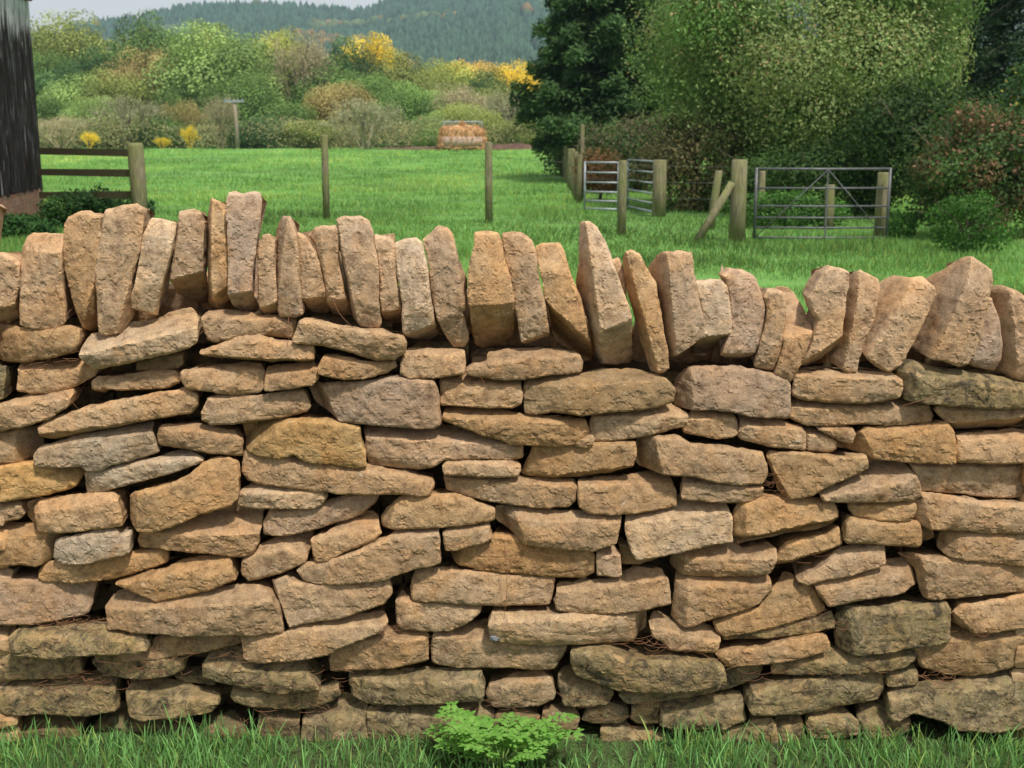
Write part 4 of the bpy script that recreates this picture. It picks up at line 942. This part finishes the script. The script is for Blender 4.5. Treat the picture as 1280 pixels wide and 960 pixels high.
for i,(px,D) in enumerate(pp):
    mb=MB(); x=xat(px,200,D); post(mb,x,D,1.2+.06*(i%3),.065,10,(random.uniform(-.05,.05),0)); mb.build('post',M['post'],ff,True)
for k in range(4):
    mb=MB(); mb.tube([(xat(px,200,D),D-.06,gz(0,D)+.25+.27*k) for px,D in pp],.003,5); mb.build('wire',M['wire'],ff)
def single_post(px,py,D,h,r,lab,lean=(0,0)):
    x=xat(px,py,D); mb=MB(); post(mb,x,D,h,r,12,lean); o=mb.build('fence_post',M['post'],None,True)
    me=o.data
    for v in me.vertices: v.co-=Vector((x,D,gz(x,D)))
    o.location=(x,D,gz(x,D)); tag(o,lab,'fence post')
single_post(728,180,32,1.95,.055,'tall thin post rising behind the open metal gate')
single_post(824,240,24.6,1.15,.14,'stout round post at the right end of the open metal gate')
single_post(889,240,20.9,1.02,.07,'thin leaning post behind the diagonal brace',(.12,0))
single_post(952,240,21.5,1.0,.06,'thin post behind the left end of the closed gate')
single_post(1037,250,21.0,.78,.085,'short post behind the middle of the closed gate')
single_post(1214,260,19.2,.72,.08,'short mossy post half buried in the bramble thicket')
sp=empty('gate_post',(xat(923,250,18.5),18.5,0),'thick mossy round gate post with a flat top and a diagonal brace','gate post')
mb=MB(); x=xat(923,250,18.5); post(mb,x,18.5,1.24,.125,16,(.0,0)); mb.build('upright',M['post'],sp,True)
mb=MB(); mb.tube([(xat(869,298,18.3),18.3,-.02),(xat(893,262,18.35),18.35,.44),(xat(915,228,18.4),18.38,.9)],[.062,.06,.055],10,.06); mb.build('brace',M['post'],sp,True)
single_post(1103,250,18.85,1.04,.1,'mossy round post at the right end of the closed field gate')
# closed field gate
gx0,gx1,gy=xat(944,250,18.65),xat(1110,250,18.65),18.62
gt=empty('field_gate',((gx0+gx1)/2,gy,0),'closed grey tubular metal field gate with six rails and diagonal braces','gate')
zr=[zat(y,gy) for y in (211,235,257.5,272,284.5,297)]
for z in zr:
    mb=MB(); mb.tube([(gx0,gy,z),((gx0+gx1)/2,gy,z-.005),(gx1,gy,z)],.019 if z in (zr[0],zr[-1]) else .015,8); mb.build('rail',M['steel_dark'],gt,True)
for x in (gx0,gx1):
    mb=MB(); mb.tube([(x,gy,zr[-1]-.03),(x,gy,zr[0]+.02)],.024,8); mb.build('stile',M['steel_dark'],gt,True)
gm=xat(1033,250,gy); mb=MB(); mb.box((gm,gy-.022,(zr[0]+zr[-1])/2),(.022,.012,zr[0]-zr[-1])); mb.build('upright_bar',M['steel_dark'],gt)
for xe in (gx0+.02,gx1-.04):
    mb=MB(); mb.tube([(gm,gy-.03,zr[0]-.01),(xe,gy-.03,zr[-1]+.02)],.007,6); mb.build('diagonal_brace',M['steel_dark'],gt,True)
# open gate in two leaves
og=empty('field_gate',(xat(752,240,26),26.4,0),'pale galvanised metal field gate standing open beside a round post','gate')
def leaf(x0,y0,x1,y1,zt,zb,name):
    n=6; par=bpy.data.objects.new(name,None); COL.objects.link(par); par.parent=og
    for k in range(n):
        t=k/(n-1); z=zb+(zt-zb)*(t**1.1)
        mb=MB(); mb.tube([(x0,y0,z),(x1,y1,z)],.019,8); mb.build('rail',M['steel'],par,True)
    for (x,y) in ((x0,y0),(x1,y1)):
        mb=MB(); mb.tube([(x,y,zb-.03),(x,y,zt+.02)],.024,8); mb.build('stile',M['steel'],par,True)
leaf(xat(731,230,26.6),26.6,xat(773,230,26.2),26.2,zat(203,26.4),zat(261,26.4),'gate_leaf')
leaf(xat(785,230,27.4),27.4,xat(820,230,24.9),24.9,1.11,.08,'gate_leaf')
# post and rail by the barn
pr=empty('post_and_rail_fence',(xat(171,230,20),20,0),'brown wooden post and rail fence joining the barn corner','fence')
mb=MB(); x=xat(172,230,20); mb.tube([(x,20,-.1),(x+.01,20,.8),(x,20,1.42),(x,20,1.49)],[.135,.132,.128,.11],14,.04); mb.build('post',M['post'],pr,True)
for (ya,yb) in ((190.5,186),(216,212),(243,241)):
    xl,xr=xat(50,yb,23.6),xat(167,ya,20); a=Vector((xl,23.6,zat(yb+3,23.6))); b=Vector((xr,20.05,zat(ya+.5,20.05)))
    u=(b-a); L=u.length; u.normalize(); v=Vector((-u.y,u.x,0)).normalized(); w=u.cross(v)
    mb=MB(); mb.box((a+b)/2,(L,.045,.125),(u,v,w)); mb.build('rail',M['rail'],pr)
# barn
def barn():
    P1=Vector((xat(52,235,24.2),24.2,0)); P0=Vector((xat(-1,285,20.0),20.0,0)); u=(P0-P1).normalized(); Lw=13; nrm=Vector((-u.y,u.x,0));
    if nrm.x<0: nrm=-nrm
    root=empty('barn',tuple(P1),'old black timber boarded barn on a brick plinth at the left edge','barn')
    rnd=random.Random(2); mb=MB(); s=0; zb=.62; zt=4.15
    while s<Lw:
        w=rnd.uniform(.13,.19); c=P1+u*(s+w/2)+nrm*rnd.uniform(-.008,.012); b2=zb+rnd.uniform(-.06,.02)
        mb.box((c.x,c.y,(zt+b2)/2),(w-.018,.03,zt-b2),(u,nrm,Vector((0,0,1)))); s+=w
    q=P1+u*(Lw/2)-nrm*.05; mb.box((q.x,q.y,2.4),(Lw-.02,.05,3.3),(u,nrm,Vector((0,0,1))))
    # end wall boards (far side)
    s=.03
    while s<6:
        w=rnd.uniform(.14,.2); c=P1-nrm*(s+w/2)-u*.0+u*rnd.uniform(0,.015); mb.box((c.x,c.y,(zt+zb)/2),(.03,w-.008,zt-zb),(u,nrm,Vector((0,0,1)))); s+=w
    c=P1+u*Lw-nrm*3.0; mb.box((c.x,c.y,2.4),(.06,6,3.5),(u,nrm,Vector((0,0,1)))); c=P1+u*(Lw/2)-nrm*6.0; mb.box((c.x,c.y,2.4),(Lw,.06,3.5),(u,nrm,Vector((0,0,1))))
    m,nt,b,out=nmat('black_boards'); g=G(nt); P=g.pos()
    n1=g.noise(g.map(P,(9,9,.8)),1.6,7,.7,.5); n2=g.noise(g.map(P,(9,9,.6)),1.1,4,.6); n3=g.noise(g.map(P,(60,60,3)),1,3)
    c=g.mix(g.rng(n1,.35,.66),(.007,.006,.006),(.045,.038,.04)); c=g.mix(g.rng(n1,.56,.66,0,.85),c,(.30,.30,.33)); c=g.mix(g.rng(n2,.6,.72,0,.5),c,(.085,.04,.022))
    sx=g.n('ShaderNodeSeparateXYZ'); g.L(P,sx.inputs[0]); topm=g.math('MULTIPLY',g.rng(g.math('ADD',sx.outputs[2],g.rng(n1,.3,.7,-.5,.5)),3.4,3.85,0,.9),g.rng(n3,.3,.6,.3,1)); c=g.mix(topm,c,(.7,.72,.75))
    g.L(c,b.inputs['Base Color']); g.L(g.bump(n1,.9,.01),b.inputs['Normal']); b.inputs['Roughness'].default_value=.95; b.inputs['Specular IOR Level'].default_value=.05
    mb.build('board_cladding',m,root)
    # brick plinth
    m,nt,b,out=nmat('old_brick'); g=G(nt)
    pb=MB(); c=P1+u*(Lw/2)-nrm*.14; pb.box((c.x,c.y,.3),(Lw+.04,.3,.6),(u,nrm,Vector((0,0,1))))
    c=P1-nrm*3; pb.box((c.x-.0,c.y,.3),(.3,6,.6),(u,nrm,Vector((0,0,1))))
    tc=g.n('ShaderNodeTexCoord').outputs['Object']; vr=g.n('ShaderNodeVectorRotate'); vr.rotation_type='Z_AXIS'; vr.inputs['Angle'].default_value=-math.atan2(u.y,u.x); g.L(tc,vr.inputs[0])
    sp=g.n('ShaderNodeSeparateXYZ'); g.L(vr.outputs[0],sp.inputs[0]); cb=g.n('ShaderNodeCombineXYZ'); g.L(sp.outputs[0],cb.inputs[0]); g.L(sp.outputs[2],cb.inputs[1])
    bt=g.n('ShaderNodeTexBrick'); g.L(cb.outputs[0],bt.inputs[0]); bt.inputs['Scale'].default_value=1; bt.inputs['Brick Width'].default_value=.23; bt.inputs['Row Height'].default_value=.077; bt.inputs['Mortar Size'].default_value=.007
    bt.inputs[1].default_value=(.36,.13,.085,1); bt.inputs[2].default_value=(.42,.23,.17,1); bt.inputs[3].default_value=(.2,.17,.14,1)
    c2=g.mix(g.rng(g.noise(g.pos(),6,5),.4,.7,0,.6),bt.outputs[0],(.13,.11,.09)); g.L(c2,b.inputs['Base Color']); g.L(g.bump(bt.outputs[1],-.6,.006),b.inputs['Normal'])
    pb.build('brick_plinth',m,root)
    tb=MB(); c=P1+u*(Lw/2)+nrm*.02; tb.box((c.x,c.y,4.24),(Lw,.14,.14),(u,nrm,Vector((0,0,1)))); tb.build('wall_plate',wood_mat('plate_wood',(.07,.03,.018),(.14,.06,.035),mo=0),root)
    # roof: two slopes
    up=Vector((0,0,1)); rf=MB(); e=nrm*.12; rg=-nrm*3; 
    n0=[P1-u*.1+e+up*4.33, P1+u*Lw+e+up*4.33, P1+u*Lw+rg+up*6.2, P1-u*.1+rg+up*6.2, P1+u*Lw-nrm*6.3+up*4.33, P1-u*.1-nrm*6.3+up*4.33]
    for v in n0: rf.V.append(tuple(v))
    for v in n0: rf.V.append(tuple(v+up*.12))
    rf.F=[(0,1,2,3),(3,2,4,5),(6,9,8,7),(9,11,10,8),(0,6,7,1),(5,4,10,11),(0,3,9,6),(3,5,11,9),(1,7,8,2),(2,8,10,4)]
    rf.build('roof',plain('roof_tile',(.12,.07,.05),.9,0,.4,3),root)
barn()
# telegraph pole
D=106.5; x=xat(296,160,D); zb=gz(x,D); tp=empty('telegraph_pole',(x,D,zb),'pale wooden telegraph pole with a crossarm at the edge of the wood','pole')
zt=zat(126,D); mb=MB(); mb.tube([(x,D,zb-.1),(x-.03,D,(zb+zt)/2),(x-.12,D,zt+.1)],[.2,.18,.15],10); mb.build('pole',M['pale_bark'],tp,True)
mb=MB(); mb.box((x-.12,D-.15,zt-.05),(1.75,.12,.16)); mb.build('crossarm',M['steel'],tp)
for s in (-.75,-.3,.3,.75):
    mb=MB(); mb.tube([(x-.12+s,D-.15,zt+.03),(x-.12+s,D-.15,zt+.14),(x-.12+s,D-.15,zt+.2)],[.03,.05,.025],8); mb.build('insulator',M['steel'],tp,True)
# cattle feeder with hay
D=103; x0,x1=xat(549,170,D),xat(607,170,D); xc=(x0+x1)/2; zb=gz(xc,D)+.05; W=(x1-x0)
cf=empty('cattle_feeder',(xc,D,zb),'grey steel cattle feeder heaped with orange brown hay at the far field edge','feeder')
zt=zat(152,D)
mb=MB(); nr,na=8,28; rnd=random.Random(4)
for i in range(nr+1):
    t=i/nr; z=zb+(zat(158,D)-zb)*(t**.8)
    for k in range(na):
        a=2*math.pi*k/na; rr=(W/2)*((1-.12*t) if t<.6 else (1-.12*t)*math.sqrt(max(0,1-((t-.6)/.4)**2))+.02)*(1+.14*noise.noise(Vector((k*.7,i*.9,3))))
        mb.V.append((xc+rr*math.cos(a),D+rr*.6*math.sin(a),z+.22*rnd.random()))
for i in range(nr):
    for k in range(na): q=i*na; mb.F.append((q+k,q+(k+1)%na,q+na+(k+1)%na,q+na+k))
mb.F.append(tuple(nr*na+k for k in range(na)))
mb.build('hay',M['hay'],cf,True)
n=5000; q=np.array(mb.V); sel=RNG.integers(0,len(q),n); C0=q[sel]+RNG.normal(0,.10,(n,3)); C0=C0[C0[:,2]>zb]
V,C=leaf_cloud(C0-np.array([xc,D,zb]),RNG.normal(0,1,C0.shape),.28,np.array([.62,.36,.18])*RNG.uniform(.5,1.4,(len(C0),1)),.18)
so_=bpy.data.objects.new('loose_straw',cloud_mesh('loose_straw',V,C,M['leaf_far'])); COL.objects.link(so_); so_.parent=cf
mb=MB(); z1=zat(167,D); wx=W*.42
for k in range(13):
    px_=xc-wx+2*wx*k/12; mb.tube([(px_,D+.2,z1-.4),(px_,D+.2,zt)],.035,6)
for s in (-1,1): mb.tube([(xc+s*wx,D+.2,z1-.6),(xc+s*wx,D+1.2,z1-.6),(xc+s*wx,D+1.2,zt)],.035,6)
for yv in (.2,1.2): mb.tube([(xc-wx,D+yv,zt),(xc+wx,D+yv,zt)],.045,6)
mb.build('bar_frame',M['steel'],cf)
mb=MB(); 
za,zb2=zat(183,D),zat(171,D); a0=math.pi*1.12; 
pan=[]
for k in range(15):
    a=a0+(math.pi*.76)*k/14; rr=W/2*.98; pan.append((xc+rr*math.cos(a),D+rr*.62*math.sin(a)))
for (px_,py_) in pan: mb.V+= [(px_,py_,za),(px_,py_,zb2),(px_,py_-.03,zb2),(px_,py_-.03,za)]
for k in range(14):
    q=k*4
    for j in range(4): mb.F.append((q+j,q+(j+1)%4,q+4+(j+1)%4,q+4+j))
mb.build('side_panel',plain('dusty_panel',(.45,.33,.27),.8),cf,True)
# bare soil bank
mb=MB(); nx=90; xa,xb=xat(452,186,104),xat(690,186,104)
for i in range(nx+1):
    x=xa+(xb-xa)*i/nx; t=i/nx; hh=(.15+.38*min(1,t*1.6))*min(1,8*t,8*(1-t)+.2)*(1+.35*noise.noise(Vector((x*.8,1,0))))
    for (dy,f) in ((-1.2,0),(-.5,.75),(.2,1),(1.0,.9),(2,0)): mb.V.append((x,104+dy,gz(x,104+dy)-.02+hh*f*(1+.2*noise.noise(Vector((x*2,dy,5))))))
for i in range(nx):
    for j in range(4): q=i*5+j; mb.F.append((q,q+5,q+6,q+1))
o=mb.build('soil_bank',M['soil'],None,True); tag(o,kind='structure')

# ------------------------------------------------------------------ haze, sky, light, camera
hz=MB(); hz.box((0,775,140),(3200,1650,286)); 
m=bpy.data.materials.new('haze'); m.use_nodes=True; nt=m.node_tree; nt.nodes.clear(); out=nt.nodes.new('ShaderNodeOutputMaterial'); pv=nt.nodes.new('ShaderNodeVolumePrincipled')
pv.inputs['Color'].default_value=(.55,.80,1,1); pv.inputs['Density'].default_value=HAZE; pv.inputs['Anisotropy'].default_value=.2; nt.links.new(pv.outputs[0],out.inputs['Volume'])
o=hz.build('haze',m); tag(o,'thin blue air haze','haze',kind='stuff')

SUN_EL, SUN_AZ = math.radians(SEL), math.radians(SAZ)   # azimuth measured from +Y towards +X
w=bpy.data.worlds.new('World'); S.world=w; w.use_nodes=True; nt=w.node_tree; bg=nt.nodes['Background']
sky=nt.nodes.new('ShaderNodeTexSky'); sky.sky_type='NISHITA'; sky.sun_disc=False; sky.sun_elevation=SUN_EL; sky.sun_rotation=SUN_AZ; sky.air_density=1; sky.dust_density=3; sky.ozone_density=1
g=G(nt); hs=g.n('ShaderNodeHueSaturation'); hs.inputs['Saturation'].default_value=.35; g.L(sky.outputs[0],hs.inputs['Color'])
cl=g.noise(g.map(g.n('ShaderNodeTexCoord').outputs['Generated'],(1,1,3)),2.2,6,.6); warm=g.mix(g.rng(cl,.3,.7,.5,1),hs.outputs[0],g.mix(1,hs.outputs[0],(1.12,1.02,.92),'MULTIPLY'))
gn=g.n('ShaderNodeSeparateXYZ'); g.L(g.n('ShaderNodeTexCoord').outputs['Generated'],gn.inputs[0]); cloud=g.mix(CLD,warm,g.mix(g.rng(gn.outputs[2],0,1),(17,17.5,17.8),(18.5,19,19.5))); g.L(cloud,bg.inputs[0]); bg.inputs[1].default_value=SKY
sl=bpy.data.lights.new('sun','SUN'); sl.energy=SUNE; sl.angle=math.radians(SANG); sl.color=(1,.93,.82); so=bpy.data.objects.new('sun',sl); COL.objects.link(so)
dv=Vector((math.sin(SUN_AZ)*math.cos(SUN_EL),math.cos(SUN_AZ)*math.cos(SUN_EL),math.sin(SUN_EL))); so.rotation_euler=dv.to_track_quat('Z','Y').to_euler(); so.location=(0,-5,20)

cam=bpy.data.cameras.new('camera'); co=bpy.data.objects.new('camera',cam); COL.objects.link(co); co.location=(0,0,CZ); co.rotation_euler=(math.pi/2-TH,0,0)
cam.sensor_width=36; cam.lens=36*F/1280; cam.clip_start=.05; cam.clip_end=8000
cam.dof.use_dof=True; cam.dof.focus_distance=2.95; cam.dof.aperture_fstop=cam.lens/1000/APD
S.camera=co
S.view_settings.view_transform='Standard'; S.view_settings.look='None'; S.view_settings.exposure=EXPO; S.view_settings.gamma=1
S.cycles.max_bounces=6; S.cycles.volume_bounces=0; S.cycles.diffuse_bounces=4; S.cycles.transparent_max_bounces=4
